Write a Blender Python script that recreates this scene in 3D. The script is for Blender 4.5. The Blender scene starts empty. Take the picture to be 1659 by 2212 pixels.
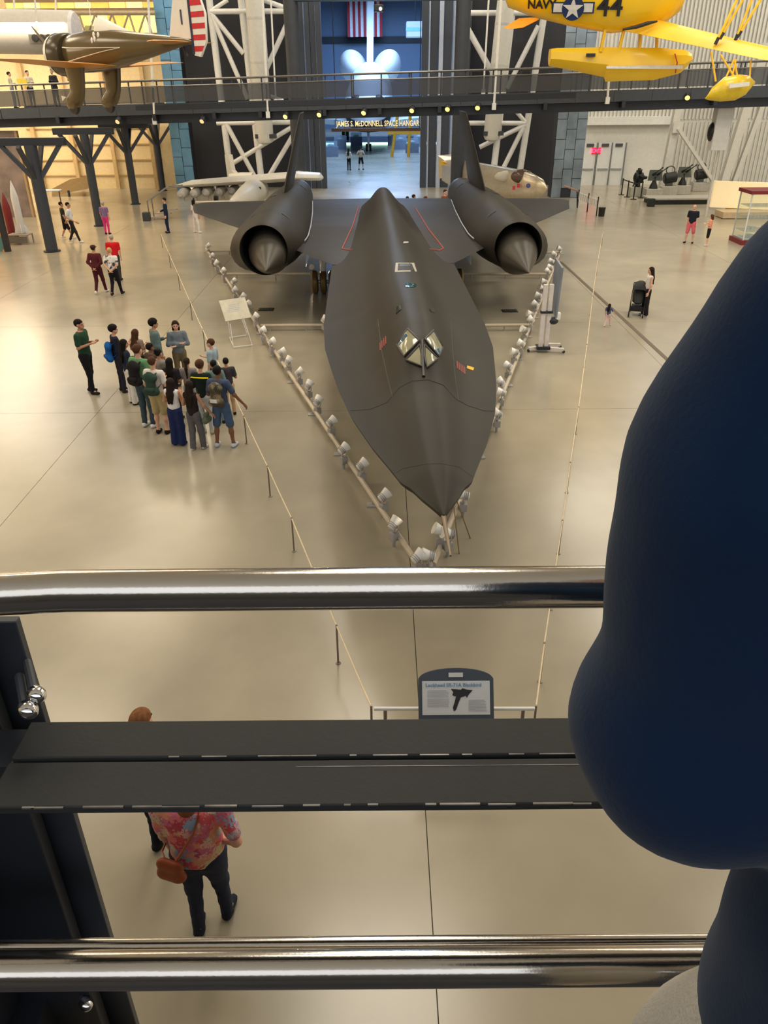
import bpy, math, random
import numpy as np
from mathutils import Vector, Matrix
from mathutils.bvhtree import BVHTree

sc = bpy.context.scene
COL = sc.collection
random.seed(7)
RNG = np.random.default_rng(7)

# ---------------------------------------------------------------- camera
W, H, F = 1659, 2212, 1660.0
PITCH, ROLL = math.radians(29.15), math.radians(0.45)
EYE = np.array([0.0, 0.0, 6.5])
FWD = np.array([0, math.cos(PITCH), -math.sin(PITCH)])
_r0 = np.array([1.0, 0, 0]); _u0 = np.cross(_r0, FWD)
RGT = _r0 * math.cos(ROLL) - _u0 * math.sin(ROLL)
UPV = _u0 * math.cos(ROLL) + _r0 * math.sin(ROLL)
cd = bpy.data.cameras.new('camera')
cam = bpy.data.objects.new('camera', cd); COL.objects.link(cam)
cd.sensor_fit = 'VERTICAL'; cd.sensor_height = 24.0; cd.lens = F / H * 24.0
cd.clip_start = 0.05; cd.clip_end = 500
mw = Matrix.Identity(4)
for i in range(3):
    mw[i][0] = RGT[i]; mw[i][1] = UPV[i]; mw[i][2] = -FWD[i]; mw[i][3] = EYE[i]
cam.matrix_world = mw
sc.camera = cam

# ---------------------------------------------------------------- light and exposure
sc.view_settings.view_transform = 'Standard'
sc.view_settings.look = 'None'
sc.view_settings.gamma = 1.0
sc.view_settings.use_curve_mapping = False
sc.view_settings.exposure = 0.0
try:
    sc.cycles.use_denoising = True
    sc.cycles.max_bounces = 6
    sc.cycles.diffuse_bounces = 3
    sc.cycles.glossy_bounces = 3
    sc.cycles.transmission_bounces = 4
    sc.cycles.transparent_max_bounces = 6
    sc.cycles.sample_clamp_indirect = 4.0
    sc.cycles.caustics_reflective = False
    sc.cycles.caustics_refractive = False
except Exception:
    pass
world = bpy.data.worlds.new('world'); sc.world = world
world.use_nodes = True
bg = world.node_tree.nodes['Background']
bg.inputs[0].default_value = (0.93, 0.96, 1.0, 1)
bg.inputs[1].default_value = 1.5

def area(name, loc, sx, sy, power, color, rot=(0, 0, 0)):
    l = bpy.data.lights.new(name, 'AREA'); l.shape = 'RECTANGLE'
    l.size = sx; l.size_y = sy; l.energy = power; l.color = color
    o = bpy.data.objects.new(name, l); COL.objects.link(o)
    o.location = loc; o.rotation_euler = rot
    return o

WARM = (1.0, 0.84, 0.61)
NEUT = (1.0, 0.91, 0.76)
COOL = (0.36, 0.60, 1.0)
for ix in range(-2, 3):
    for iy in range(5):
        c = WARM if ix <= -1 else NEUT
        area('hangar_lamp', (ix * 14.0, 14 + iy * 10.5, 19.0 - 0.5 * abs(ix)), 5.0, 5.0, 860 if ix > -1 else 700, c)
# the cooler hangar beyond the doorway, and the warm gallery on the left
for iy in range(4):
    area('space_hall_lamp', (0.5, 70 + iy * 19.0, 17.0), 10.0, 6.0, 5200, COOL)
area('gallery_lamp', (-22, 52, 9.5), 10.0, 8.0, 2300, (1.0, 0.80, 0.56))
area('gallery_lamp', (-24, 40, 9.5), 8.0, 8.0, 900, (1.0, 0.80, 0.56))

# ---------------------------------------------------------------- helpers
def ray(x, y):
    return FWD + RGT * ((x - W / 2) / F) - UPV * ((y - H / 2) / F)
def G(x, y, z=0.0):
    """where the sight line of photo point (x, y) meets height z"""
    d = ray(x, y); return EYE + d * ((z - EYE[2]) / d[2])
def P(x, y, Y):
    """the point of that sight line at ground distance Y"""
    d = ray(x, y); return EYE + d * (Y / d[1])
def V(*a): return np.array(a, float)
def nrm(v):
    v = np.asarray(v, float); return v / max(1e-9, np.linalg.norm(v))

def lin(c):
    out = []
    for v in c:
        v = v / 255.0
        out.append(v / 12.92 if v <= 0.04045 else ((v + 0.055) / 1.055) ** 2.4)
    return tuple(out)

MATS = {}
def M(name, col, rough=0.5, metal=0.0, var=0.10, scale=6.0, bump=0.0, emit=0.0, spec=0.5, coat=0.0, sheen=0.0, bscale=None):
    if name in MATS: return MATS[name]
    m = bpy.data.materials.new(name); m.use_nodes = True
    nt = m.node_tree; b = nt.nodes['Principled BSDF']
    c = lin(col)
    tc = nt.nodes.new('ShaderNodeTexCoord')
    no = nt.nodes.new('ShaderNodeTexNoise'); no.inputs['Scale'].default_value = scale; no.inputs['Detail'].default_value = 4
    nt.links.new(tc.outputs['Object'], no.inputs['Vector'])
    rp = nt.nodes.new('ShaderNodeValToRGB')
    rp.color_ramp.elements[0].position = 0.3; rp.color_ramp.elements[1].position = 0.7
    rp.color_ramp.elements[0].color = tuple(max(0, v * (1 - var)) for v in c) + (1,)
    rp.color_ramp.elements[1].color = tuple(min(1, v * (1 + var)) for v in c) + (1,)
    nt.links.new(no.outputs['Fac'], rp.inputs['Fac'])
    nt.links.new(rp.outputs['Color'], b.inputs['Base Color'])
    b.inputs['Roughness'].default_value = rough
    b.inputs['Metallic'].default_value = metal
    b.inputs['Specular IOR Level'].default_value = spec
    if coat: b.inputs['Coat Weight'].default_value = coat; b.inputs['Coat Roughness'].default_value = 0.1
    if sheen: b.inputs['Sheen Weight'].default_value = sheen
    if emit:
        b.inputs['Emission Color'].default_value = c + (1,)
        b.inputs['Emission Strength'].default_value = emit
    if bump:
        n2 = nt.nodes.new('ShaderNodeTexNoise'); n2.inputs['Scale'].default_value = bscale or scale * 6
        n2.inputs['Detail'].default_value = 5
        nt.links.new(tc.outputs['Object'], n2.inputs['Vector'])
        bp = nt.nodes.new('ShaderNodeBump'); bp.inputs['Strength'].default_value = bump; bp.inputs['Distance'].default_value = 0.02
        nt.links.new(n2.outputs['Fac'], bp.inputs['Height'])
        nt.links.new(bp.outputs['Normal'], b.inputs['Normal'])
    MATS[name] = m
    return m

def cells_mat(name, cols, scale, rough=0.8):
    """cloth printed with blotches of several colours"""
    if name in MATS: return MATS[name]
    m = bpy.data.materials.new(name); m.use_nodes = True
    nt = m.node_tree; b = nt.nodes['Principled BSDF']
    tc = nt.nodes.new('ShaderNodeTexCoord')
    vo = nt.nodes.new('ShaderNodeTexVoronoi'); vo.inputs['Scale'].default_value = scale
    no = nt.nodes.new('ShaderNodeTexNoise'); no.inputs['Scale'].default_value = scale * 1.5
    mx = nt.nodes.new('ShaderNodeMix'); mx.data_type = 'VECTOR'; mx.inputs[0].default_value = 0.12
    nt.links.new(tc.outputs['Object'], mx.inputs[4]); nt.links.new(no.outputs['Color'], mx.inputs[5])
    nt.links.new(mx.outputs[1], vo.inputs['Vector'])
    sp = nt.nodes.new('ShaderNodeSeparateColor'); nt.links.new(vo.outputs['Color'], sp.inputs[0])
    rp = nt.nodes.new('ShaderNodeValToRGB'); rp.color_ramp.interpolation = 'CONSTANT'
    el = rp.color_ramp.elements
    while len(el) < len(cols): el.new(0.5)
    for i, c in enumerate(cols):
        el[i].position = i / len(cols); el[i].color = lin(c) + (1,)
    nt.links.new(sp.outputs[0], rp.inputs['Fac']); nt.links.new(rp.outputs['Color'], b.inputs['Base Color'])
    b.inputs['Roughness'].default_value = rough
    MATS[name] = m
    return m

def glass(name, tint=(235, 242, 240), alpha=0.25, rough=0.03):
    if name in MATS: return MATS[name]
    m = bpy.data.materials.new(name); m.use_nodes = True
    nt = m.node_tree; b = nt.nodes['Principled BSDF']
    out = nt.nodes['Material Output']
    b.inputs['Base Color'].default_value = lin(tint) + (1,)
    b.inputs['Roughness'].default_value = rough
    tr = nt.nodes.new('ShaderNodeBsdfTransparent'); tr.inputs[0].default_value = lin(tint) + (1,)
    mx = nt.nodes.new('ShaderNodeMixShader'); mx.inputs[0].default_value = alpha
    nt.links.new(tr.outputs[0], mx.inputs[1]); nt.links.new(b.outputs[0], mx.inputs[2])
    nt.links.new(mx.outputs[0], out.inputs['Surface'])
    MATS[name] = m
    return m

def frame_of(d, up=None):
    d = nrm(d)
    up = V(0, 0, 1) if up is None else np.asarray(up, float)
    if abs(d @ nrm(up)) > 0.98: up = V(0, 1, 0) if abs(d[1]) < 0.9 else V(1, 0, 0)
    a = nrm(np.cross(d, up)); b = np.cross(a, d)
    return a, b

class MB:
    """collects vertices and faces of one part"""
    def __init__(s): s.v = []; s.f = []
    def add(s, vs, fs):
        o = len(s.v); s.v += [tuple(map(float, p)) for p in vs]; s.f += [tuple(i + o for i in f) for f in fs]; return s
    def hexa(s, c8):
        return s.add(c8, [(0, 3, 2, 1), (4, 5, 6, 7), (0, 1, 5, 4), (1, 2, 6, 5), (2, 3, 7, 6), (3, 0, 4, 7)])
    def box(s, c, size, rz=0.0, axes=None):
        c = np.asarray(c, float); h = np.asarray(size, float) / 2
        if axes is None:
            ax = V(math.cos(rz), math.sin(rz), 0); ay = V(-math.sin(rz), math.cos(rz), 0); az = V(0, 0, 1)
        else: ax, ay, az = [np.asarray(a, float) for a in axes]
        q = [c + sx * h[0] * ax + sy * h[1] * ay + sz * h[2] * az for sz in (-1, 1) for sx, sy in ((-1, -1), (1, -1), (1, 1), (-1, 1))]
        return s.hexa(q)
    def bar(s, p0, p1, w, t, up=None):
        p0 = np.asarray(p0, float); p1 = np.asarray(p1, float)
        a, b = frame_of(p1 - p0, up)
        q = [p + sx * w / 2 * a + sy * t / 2 * b for p in (p0, p1) for sx, sy in ((-1, -1), (1, -1), (1, 1), (-1, 1))]
        return s.hexa(q)
    def rings(s, R, caps=True, closed=True):
        n = len(R[0]); o = len(s.v); fs = []
        for r in R: s.v += [tuple(map(float, p)) for p in r]
        m = n if closed else n - 1
        for i in range(len(R) - 1):
            for j in range(m):
                k = (j + 1) % n
                fs.append((o + i * n + j, o + i * n + k, o + (i + 1) * n + k, o + (i + 1) * n + j))
        if caps and closed:
            fs.append(tuple(o + j for j in reversed(range(n)))); fs.append(tuple(o + (len(R) - 1) * n + j for j in range(n)))
        s.f += fs; return s
    def path(s, pts, r, n=10, caps=True, up=None, ell=1.0):
        pts = [np.asarray(p, float) for p in pts]
        rr = list(r) if hasattr(r, '__len__') else [r] * len(pts)
        R = []; a = None
        for i, p in enumerate(pts):
            d = nrm(pts[min(i + 1, len(pts) - 1)] - pts[max(i - 1, 0)])
            if a is None: a, b = frame_of(d, up)
            else:
                a = nrm(a - d * (a @ d)); b = np.cross(a, d)
            R.append([p + rr[i] * (math.cos(t) * a + ell * math.sin(t) * b) for t in np.linspace(0, 2 * math.pi, n, endpoint=False)])
        return s.rings(R, caps)
    def tube(s, p0, p1, r0, r1=None, n=10, caps=True):
        return s.path([p0, p1], [r0, r0 if r1 is None else r1], n, caps)
    def lathe(s, prof, org=(0, 0, 0), axis=(0, 0, 1), n=16, caps=True, sx=1.0, sy=1.0, up=None):
        """prof: (distance along the axis, radius)"""
        org = np.asarray(org, float); d = nrm(axis); a, b = frame_of(d, up)
        R = [[org + d * h + r * (sx * math.cos(t) * a + sy * math.sin(t) * b) for t in np.linspace(0, 2 * math.pi, n, endpoint=False)] for h, r in prof]
        return s.rings(R, caps)
    def ball(s, c, r, n=12, m=8, axes=None):
        r = (r, r, r) if not hasattr(r, '__len__') else r
        ax = np.eye(3) if axes is None else np.array(axes, float)
        R = []
        for i in range(m + 1):
            p = -math.pi / 2 + math.pi * i / m; k = max(0.02, math.cos(p))
            R.append([np.asarray(c, float) + r[0] * k * math.cos(t) * ax[0] + r[1] * k * math.sin(t) * ax[1] + r[2] * math.sin(p) * ax[2]
                      for t in np.linspace(0, 2 * math.pi, n, endpoint=False)])
        return s.rings(R)
    def prism(s, poly, vec):
        poly = [np.asarray(p, float) for p in poly]; vec = np.asarray(vec, float); n = len(poly)
        fs = [tuple(reversed(range(n))), tuple(range(n, 2 * n))] + [(i, (i + 1) % n, n + (i + 1) % n, n + i) for i in range(n)]
        return s.add(poly + [p + vec for p in poly], fs)

def mesh_of(name, v, f, mats, smooth=None, mi=None):
    me = bpy.data.meshes.new(name)
    me.from_pydata([tuple(p) for p in v], [], f)
    for m in (mats if isinstance(mats, (list, tuple)) else [mats]): me.materials.append(m)
    if mi is not None: me.polygons.foreach_set('material_index', np.asarray(mi, np.int32))
    import bmesh
    bm = bmesh.new(); bm.from_mesh(me); bmesh.ops.recalc_face_normals(bm, faces=bm.faces)
    if smooth is not None:
        for e in bm.edges:
            if len(e.link_faces) == 2: e.smooth = e.calc_face_angle(0.0) < math.radians(smooth)
        for fa in bm.faces: fa.smooth = True
    bm.to_mesh(me); bm.free(); me.update()
    return me

def link(name, me, parent=None, loc=None):
    o = bpy.data.objects.new(name, me); COL.objects.link(o)
    if parent is not None: o.parent = parent
    if loc is not None: o.location = tuple(map(float, loc))
    return o

def tag(o, label=None, cat=None, group=None, kind=None):
    if label: o['label'] = label
    if cat: o['category'] = cat
    if group: o['group'] = group
    if kind: o['kind'] = kind
    return o

class T:
    """a thing: an Empty at its base that carries the parts"""
    def __init__(s, name, label, cat, loc=(0, 0, 0), rz=0.0, group=None):
        s.loc = np.asarray(loc, float); s.rz = rz
        s.o = bpy.data.objects.new(name, None); COL.objects.link(s.o)
        s.o.empty_display_size = 0.2
        s.o.location = tuple(s.loc); s.o.rotation_euler = (0, 0, rz)
        tag(s.o, label, cat, group)
    def loc_of(s, vs):
        v = np.asarray(vs, float) - s.loc
        c, n = math.cos(-s.rz), math.sin(-s.rz)
        return np.stack([v[:, 0] * c - v[:, 1] * n, v[:, 0] * n + v[:, 1] * c, v[:, 2]], 1)
    def part(s, name, mb, mat, parent=None, world=False, smooth=35, label=None, bevel=0.0):
        v = s.loc_of(mb.v) if world else mb.v
        o = link(name, mesh_of(name, v, mb.f, mat, smooth), parent or s.o)
        if label: o['label'] = label
        if bevel:
            b = o.modifiers.new('edge', 'BEVEL'); b.width = bevel; b.segments = 2; b.limit_method = 'ANGLE'
        return o
    def share(s, name, me, parent=None, loc=(0, 0, 0), rz=0.0):
        o = link(name, me, parent or s.o, loc); o.rotation_euler = (0, 0, rz); return o

def solo(name, mb, mat, label=None, cat=None, group=None, kind=None, smooth=35, bevel=0.0, parent=None):
    """a thing of one mesh, its origin at its base"""
    v = np.asarray(mb.v, float); lo, hi = v.min(0), v.max(0)
    c = V((lo[0] + hi[0]) / 2, (lo[1] + hi[1]) / 2, lo[2])
    if parent is not None: c = c * 0
    o = link(name, mesh_of(name, v - c, mb.f, mat, smooth), parent, c)
    tag(o, label, cat, group, kind)
    if bevel:
        b = o.modifiers.new('edge', 'BEVEL'); b.width = bevel; b.segments = 2; b.limit_method = 'ANGLE'
    return o

def copy_tree(o, parent=None):
    c = o.copy(); COL.objects.link(c)
    if parent is not None: c.parent = parent
    for ch in o.children: copy_tree(ch, c)
    return c

def text_mb(body, size, org, ax, up, depth=0.01, align='CENTER', bold=0.0):
    cu = bpy.data.curves.new('lettering', 'FONT'); cu.body = body; cu.size = size; cu.extrude = depth / 2
    cu.align_x = align; cu.align_y = 'CENTER'; cu.offset = bold; cu.resolution_u = 2
    o = bpy.data.objects.new('lettering', cu); COL.objects.link(o)
    dg = bpy.context.evaluated_depsgraph_get(); me = bpy.data.meshes.new_from_object(o.evaluated_get(dg))
    ax = nrm(ax); up = nrm(up); no = np.cross(ax, up); mb = MB()
    mb.v = [tuple(np.asarray(org, float) + ax * p.co.x + up * p.co.y + no * p.co.z) for p in me.vertices]
    mb.f = [tuple(p.vertices) for p in me.polygons]
    bpy.data.objects.remove(o); bpy.data.curves.remove(cu); bpy.data.meshes.remove(me)
    return mb

ORD = ['first', 'second', 'third', 'fourth', 'fifth', 'sixth', 'seventh', 'eighth', 'ninth', 'tenth', 'eleventh', 'twelfth', 'thirteenth',
       'fourteenth', 'fifteenth', 'sixteenth', 'seventeenth', 'eighteenth', 'nineteenth', 'twentieth', 'twenty-first', 'twenty-second',
       'twenty-third', 'twenty-fourth', 'twenty-fifth', 'twenty-sixth', 'twenty-seventh', 'twenty-eighth']
# ================================================================ the building
def floor_mat():
    m = bpy.data.materials.new('polished_concrete'); m.use_nodes = True
    nt = m.node_tree; b = nt.nodes['Principled BSDF']; L = nt.links.new
    ge = nt.nodes.new('ShaderNodeNewGeometry')
    n1 = nt.nodes.new('ShaderNodeTexNoise'); n1.inputs['Scale'].default_value = 0.28; n1.inputs['Detail'].default_value = 6; n1.inputs['Distortion'].default_value = 0.6
    n2 = nt.nodes.new('ShaderNodeTexNoise'); n2.inputs['Scale'].default_value = 1.3; n2.inputs['Detail'].default_value = 3
    L(ge.outputs['Position'], n1.inputs['Vector']); L(ge.outputs['Position'], n2.inputs['Vector'])
    mx = nt.nodes.new('ShaderNodeMix'); mx.data_type = 'FLOAT'; mx.inputs[0].default_value = 0.25
    L(n1.outputs['Fac'], mx.inputs[2]); L(n2.outputs['Fac'], mx.inputs[3])
    rp = nt.nodes.new('ShaderNodeValToRGB'); e = rp.color_ramp.elements
    e[0].position = 0.33; e[0].color = lin((150, 142, 124)) + (1,)
    e[1].position = 0.68; e[1].color = lin((172, 162, 141)) + (1,)
    L(mx.outputs[0], rp.inputs['Fac']); L(rp.outputs['Color'], b.inputs['Base Color'])
    mr = nt.nodes.new('ShaderNodeMapRange'); mr.inputs[3].default_value = 0.19; mr.inputs[4].default_value = 0.25
    L(n1.outputs['Fac'], mr.inputs[0]); L(mr.outputs[0], b.inputs['Roughness'])
    b.inputs['Specular IOR Level'].default_value = 0.6
    bp = nt.nodes.new('ShaderNodeBump'); bp.inputs['Strength'].default_value = 0.02; bp.inputs['Distance'].default_value = 0.05
    n3 = nt.nodes.new('ShaderNodeTexNoise'); n3.inputs['Scale'].default_value = 0.9; n3.inputs['Detail'].default_value = 2
    L(ge.outputs['Position'], n3.inputs['Vector'])
    L(n3.outputs['Fac'], bp.inputs['Height']); L(bp.outputs['Normal'], b.inputs['Normal'])
    return m
CONC = floor_mat()
GROOVE = M('joint_filler', (120, 111, 94), 0.8)
fl = MB().box((0, 67, -0.13), (96, 162, 0.2))
floor = solo('floor', fl, GROOVE, kind='structure')
pitch_x, pitch_y = 6.9, 7.2
sl = MB().box((0, 0, -0.0145), (pitch_x - 0.010, pitch_y - 0.010, 0.029))
slab_me = mesh_of('slab', sl.v, sl.f, CONC)
for i in range(-6, 6):
    for j in range(-3, 18):
        o = link('slab', slab_me, floor)
        o.location = (0.4 + pitch_x * (i + 0.5), 16.4 + pitch_y * (j + 0.5) - floor.location.y, -floor.location.z)

CREAM = M('cream_wall', (226, 205, 160), 0.7, var=0.05)
DARKW = M('charcoal_wall', (36, 38, 46), 0.6, var=0.12)
WHITEW = M('white_wall', (222, 221, 214), 0.6, var=0.04)
WHITEP = M('white_painted_steel', (226, 226, 222), 0.4, var=0.05)
STEELB = M('dark_painted_steel', (52, 56, 64), 0.45, var=0.12)
STEELD = M('black_blue_steel', (32, 36, 44), 0.45, var=0.15)
BLUEW = M('blue_grey_wall', (112, 128, 152), 0.7, var=0.06)
ROOFW = M('pale_ceiling', (214, 210, 200), 0.8, var=0.05)
YW = 60.0
def X_at(px, py=250, Y=YW): return P(px, py, Y)[0]

xl0, xl1 = X_at(372), X_at(640)
xo0, xo1 = X_at(702), X_at(908)
xr0, xr1 = X_at(1010), X_at(1243)
struct = lambda n, mb, m, **k: solo(n, mb, m, kind='structure', **k)
struct('wall_back_left', MB().box(((xl0 - 40) / 2, YW + 0.2, 7), (40 + xl0, 0.4, 14)), CREAM)
struct('wall_back_middle', MB().box(((xl0 + xl1) / 2, YW + 0.2, 9), (xl1 - xl0, 0.4, 18)), DARKW)
struct('wall_back_inner', MB().box(((xr0 + xr1) / 2, YW + 0.2, 9), (xr1 - xr0, 0.4, 18)), DARKW)
wr = struct('wall_back_right', MB().box(((xr1 + 40) / 2, YW + 0.2, 7), (40 - xr1, 0.4, 14)), WHITEW)
struct('trim_lintel', MB().box(((xl1 + xr0) / 2, YW + 0.2, 15.5), (xr0 - xl1, 0.5, 5)), DARKW)
struct('wall_left', MB().box((-40, 23, 6), (0.4, 74, 12)), CREAM)
struct('wall_right', MB().box((40, 23, 6), (0.4, 74, 12)), WHITEW)
# vaulted roof over the main hall
R = []
for Y in np.linspace(-14, 60, 8):
    R.append([V(40 * math.cos(t), Y, 11 + 12.5 * math.sin(t)) for t in np.linspace(0.0, math.pi, 20)])
ceil = MB(); ceil.rings(R, caps=False, closed=False)
struct('ceiling', ceil, ROOFW)
# the hangar beyond the doorway
struct('wall_space_hall_back', MB().box((0, 142.2, 11), (40, 0.4, 22)), BLUEW)
struct('wall_space_hall_left', MB().box((-20, 101.5, 11), (0.4, 81, 22)), BLUEW)
struct('wall_space_hall_right', MB().box((20, 101.5, 11), (0.4, 81, 22)), BLUEW)
struct('ceiling_space_hall', MB().box((0, 101, 22.2), (41, 84, 0.3)), M('dark_blue_ceiling', (60, 70, 90), 0.8))
tb = MB(); p = P(800, 86, 141.8); tb.box((0, 141.8, p[2]), (40, 0.3, 0.9)); struct('trim_1', tb, DARKW)

# sliding door leaves stacked either side of the doorway
LEAFD = M('slate_door_leaf', (56, 62, 74), 0.5, var=0.1)
LEAFL = M('pale_door_leaf', (176, 186, 206), 0.4, var=0.06)
d1 = bpy.data.objects.new('door_1', None); COL.objects.link(d1); d1['kind'] = 'structure'
d2 = bpy.data.objects.new('door_2', None); COL.objects.link(d2); d2['kind'] = 'structure'
def leaf(par, x0, x1, m, Y):
    a, b = P(x0, 250, Y)[0], P(x1, 250, Y)[0]
    solo('leaf', MB().box(((a + b) / 2, Y, 6.6), (b - a, 0.5, 13.2)), m, parent=par)
for k, (a, b, m) in enumerate([(640, 652, LEAFD), (653, 664, LEAFD), (664.5, 666, LEAFL), (667, 677, LEAFD), (678, 688, LEAFD), (688.5, 690, LEAFL), (690.5, 701, LEAFD)]):
    leaf(d1, a, b, m, 59.2 + 0.1 * (k % 3))
for k, (a, b, m) in enumerate([(909, 922, LEAFD), (923, 926, LEAFL), (926.5, 943, LEAFD), (944.5, 953, LEAFL), (954, 971, LEAFD), (972.5, 984, LEAFL), (986, 1010, LEAFD)]):
    leaf(d2, a, b, m, 59.2 + 0.1 * (k % 3))

# cladding of overlapping blue steel panels either side of the dark portal
PANB = M('blue_steel_panel', (112, 158, 186), 0.3, metal=0.6, var=0.22, scale=0.9)
PANG = M('grey_steel_panel', (132, 144, 152), 0.3, metal=0.6, var=0.28, scale=0.9)
def cladding(name, x0, x1, Y, z0, z1, nx, nz, m):
    par = bpy.data.objects.new(name, None); COL.objects.link(par); par['kind'] = 'structure'
    a, b = P(x0, 330, Y)[0], P(x1, 330, Y)[0]
    solo('backing', MB().box(((a + b) / 2, Y + 0.55, (z0 + z1) / 2), (b - a, 1.0, z1 - z0)), DARKW, parent=par)
    w, h = (b - a) / nx, (z1 - z0) / nz
    for i in range(nx):
        for j in range(nz):
            dz = 0.5 * h * (i % 2)
            cx, cz = a + w * (i + 0.5), z0 + h * (j + 0.5) + dz
            if cz + h / 2 > z1 + 0.01: continue
            t = random.uniform(-0.05, 0.05)
            q = MB().box((cx, Y, cz), (w - 0.03, 0.05, h - 0.03), axes=(nrm((1, t, 0)), nrm((-t, 1, 0.05)), nrm((0, -0.05, 1))))
            solo('panel', q, m, parent=par, smooth=None)
cladding('wall_panel_left', 372, 414, 57.0, 0, 12.4, 2, 11, PANB)
cladding('wall_panel_right', 1198, 1262, 53.0, 0, 12.4, 3, 11, PANG)

# white gallery wall at the right: corrugated band, beam, doors
cor = MB()
x0, x1 = X_at(1265), X_at(1659) + 3
zc0, zc1 = P(1400, 258, YW)[2], P(1400, 190, YW)[2] + 6
n = 60
for i in range(n):
    cx = x0 + (x1 - x0) * (i + 0.5) / n
    solo('rib', MB().box((cx, YW - 0.08, (zc0 + zc1) / 2), ((x1 - x0) / n * 0.5, 0.12, zc1 - zc0)), WHITEW, parent=wr) if False else cor.box((cx, YW - 0.08, (zc0 + zc1) / 2), ((x1 - x0) / n * 0.5, 0.12, zc1 - zc0))
co = solo('corrugation', MB().add([np.asarray(v) - np.asarray(wr.location) for v in cor.v], cor.f), M('corrugated_white', (206, 205, 196), 0.5, var=0.05), parent=wr, smooth=None)
co['kind'] = 'stuff'
cor2 = MB(); xa = X_at(1452)
for i in range(34):
    cx = xa + (x1 - xa) * (i + 0.5) / 34
    cor2.box((cx, YW - 0.06, zc0 / 2 - 0.1), ((x1 - xa) / 34 * 0.5, 0.1, zc0 - 0.2))
co = solo('corrugation', MB().add([np.asarray(v) - np.asarray(wr.location) for v in cor2.v], cor2.f), MATS['corrugated_white'], parent=wr, smooth=None)
co['kind'] = 'stuff'
struct('trim_2', MB().box(((x0 + X_at(1455)) / 2, YW - 0.3, zc0 - 0.05), (X_at(1455) - x0, 0.5, 0.5)), WHITEP)
DOORW = M('white_door', (226, 228, 226), 0.4, var=0.03)
for n_, (a, b) in enumerate([(1254, 1282), (1286, 1313.5), (1315, 1343)]):
    xa, xb = P(a, 380, 59.7)[0], P(b, 380, 59.7)[0]
    zt = 2.75
    dr = bpy.data.objects.new('door_%d' % (n_ + 3), None); COL.objects.link(dr); dr['kind'] = 'structure'
    solo('leaf', MB().box(((xa + xb) / 2, 59.8, zt / 2), (xb - xa, 0.12, zt)), DOORW, parent=dr)
    solo('push_bar', MB().box(((xa + xb) / 2, 59.7, 1.05), ((xb - xa) * 0.8, 0.1, 0.1)), M('grey_bar', (150, 152, 152), 0.4), parent=dr)
    solo('closer', MB().box(((xa + xb) / 2, 59.7, 2.6), (0.5, 0.1, 0.2)), M('dark_closer', (70, 72, 74), 0.5), parent=dr)
    solo('jamb', MB().box((xb + 0.04, 59.75, zt / 2), (0.07, 0.2, zt)), M('grey_jamb', (120, 122, 122), 0.5), parent=dr)
p = P(1288, 326, 59.75)
ex = T('exit_sign', 'small glowing red exit sign above the white double doors', 'sign', p - V(0, 0, 0.2))
ex.part('housing', MB().box(p + V(0, .15, 0), (0.62, 0.40, 0.42)), M('exit_housing', (230, 60, 80), 0.5), world=True)
ex.part('lettering', text_mb('EXIT', 0.34, p + V(0, -0.085, 0), (1, 0, 0), (0, 0, 1), 0.02), M('exit_red', (255, 40, 80), 0.5, emit=9.0), world=True, smooth=None)

# ================================================================ the overlook: deck and railing
DECK_Z = 4.95
struct('wall_overlook', MB().box((0, -4.8, 3.9), (36, 0.3, 7.8)), M('overlook_wall', (74, 76, 80), 0.7))
struct('floor_overlook', MB().box((0, -2.1, DECK_Z - 0.15), (36, 5.6, 0.3)), M('overlook_carpet', (70, 72, 78), 0.9))
STAIN = M('brushed_stainless', (198, 192, 184), 0.16, metal=1.0, var=0.05, scale=3, bump=0.015, bscale=220)
LEDGE = M('charcoal_powder_coat', (50, 51, 51), 0.6, var=0.10, scale=5, bump=0.05, bscale=160, spec=0.25)
EDGE = M('worn_steel_edge', (112, 110, 106), 0.4, metal=0.5, var=0.5, scale=18)
CHROME = M('chrome', (222, 222, 224), 0.07, metal=1.0, var=0.02)
rl = T('railing', 'dark steel railing with two stainless handrails and a wide flat ledge at the overlook', 'railing', (0, 0.8, DECK_Z))
def rail_tube(name, row, Y, r, x0=-1.6, x1=2.2, bend=False):
    z = P(829, row, Y)[2]
    pts = [V(x0, Y, z), V(x1, Y, z)]
    if bend: pts = [V(-1.5, Y - 0.12, z - 0.02), V(-0.85, Y - 0.05, z - 0.010), V(-0.62, Y - 0.02, z - 0.006), V(-0.48, Y - 0.004, z - 0.002), V(-0.38, Y, z), V(x1, Y, z)]
    return rl.part(name, MB().path(pts, r, 40), STAIN, world=True, smooth=60)
rail_tube('handrail', 1271, 0.759, 0.0256, bend=True)
rail_tube('handrail', 2091, 0.66, 0.0268)
rail_tube('thin_rail', 2041, 0.742, 0.0135)
zl = 6.5 - 0.86
def ledge(y0, y1):
    return rl.part('ledge_bar', MB().box(((2.2 - 0.55) / 2, (y0 + y1) / 2, zl - 0.007), (2.75, y1 - y0, 0.014)), LEDGE, world=True, bevel=0.0025)
l1 = ledge(0.8105, 0.884); l2 = ledge(0.722, 0.8025)
rl.part('ledge_web', MB().box((0.82, 0.806, zl - 0.03), (2.74, 0.007, 0.03)), STEELD, world=True)
ed = MB()
for i in range(46):   # worn paint on the arris
    x = -0.5 + i * 0.055 + random.uniform(-.02, .02); w = random.uniform(0.008, 0.062)
    ed.box((x, 0.7224, zl - 0.001 - random.uniform(0, .001)), (w, 0.003, 0.0026))
rl.part('worn_edge', ed, EDGE, parent=l2, world=True)['kind'] = 'stuff'
ed = MB()
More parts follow.
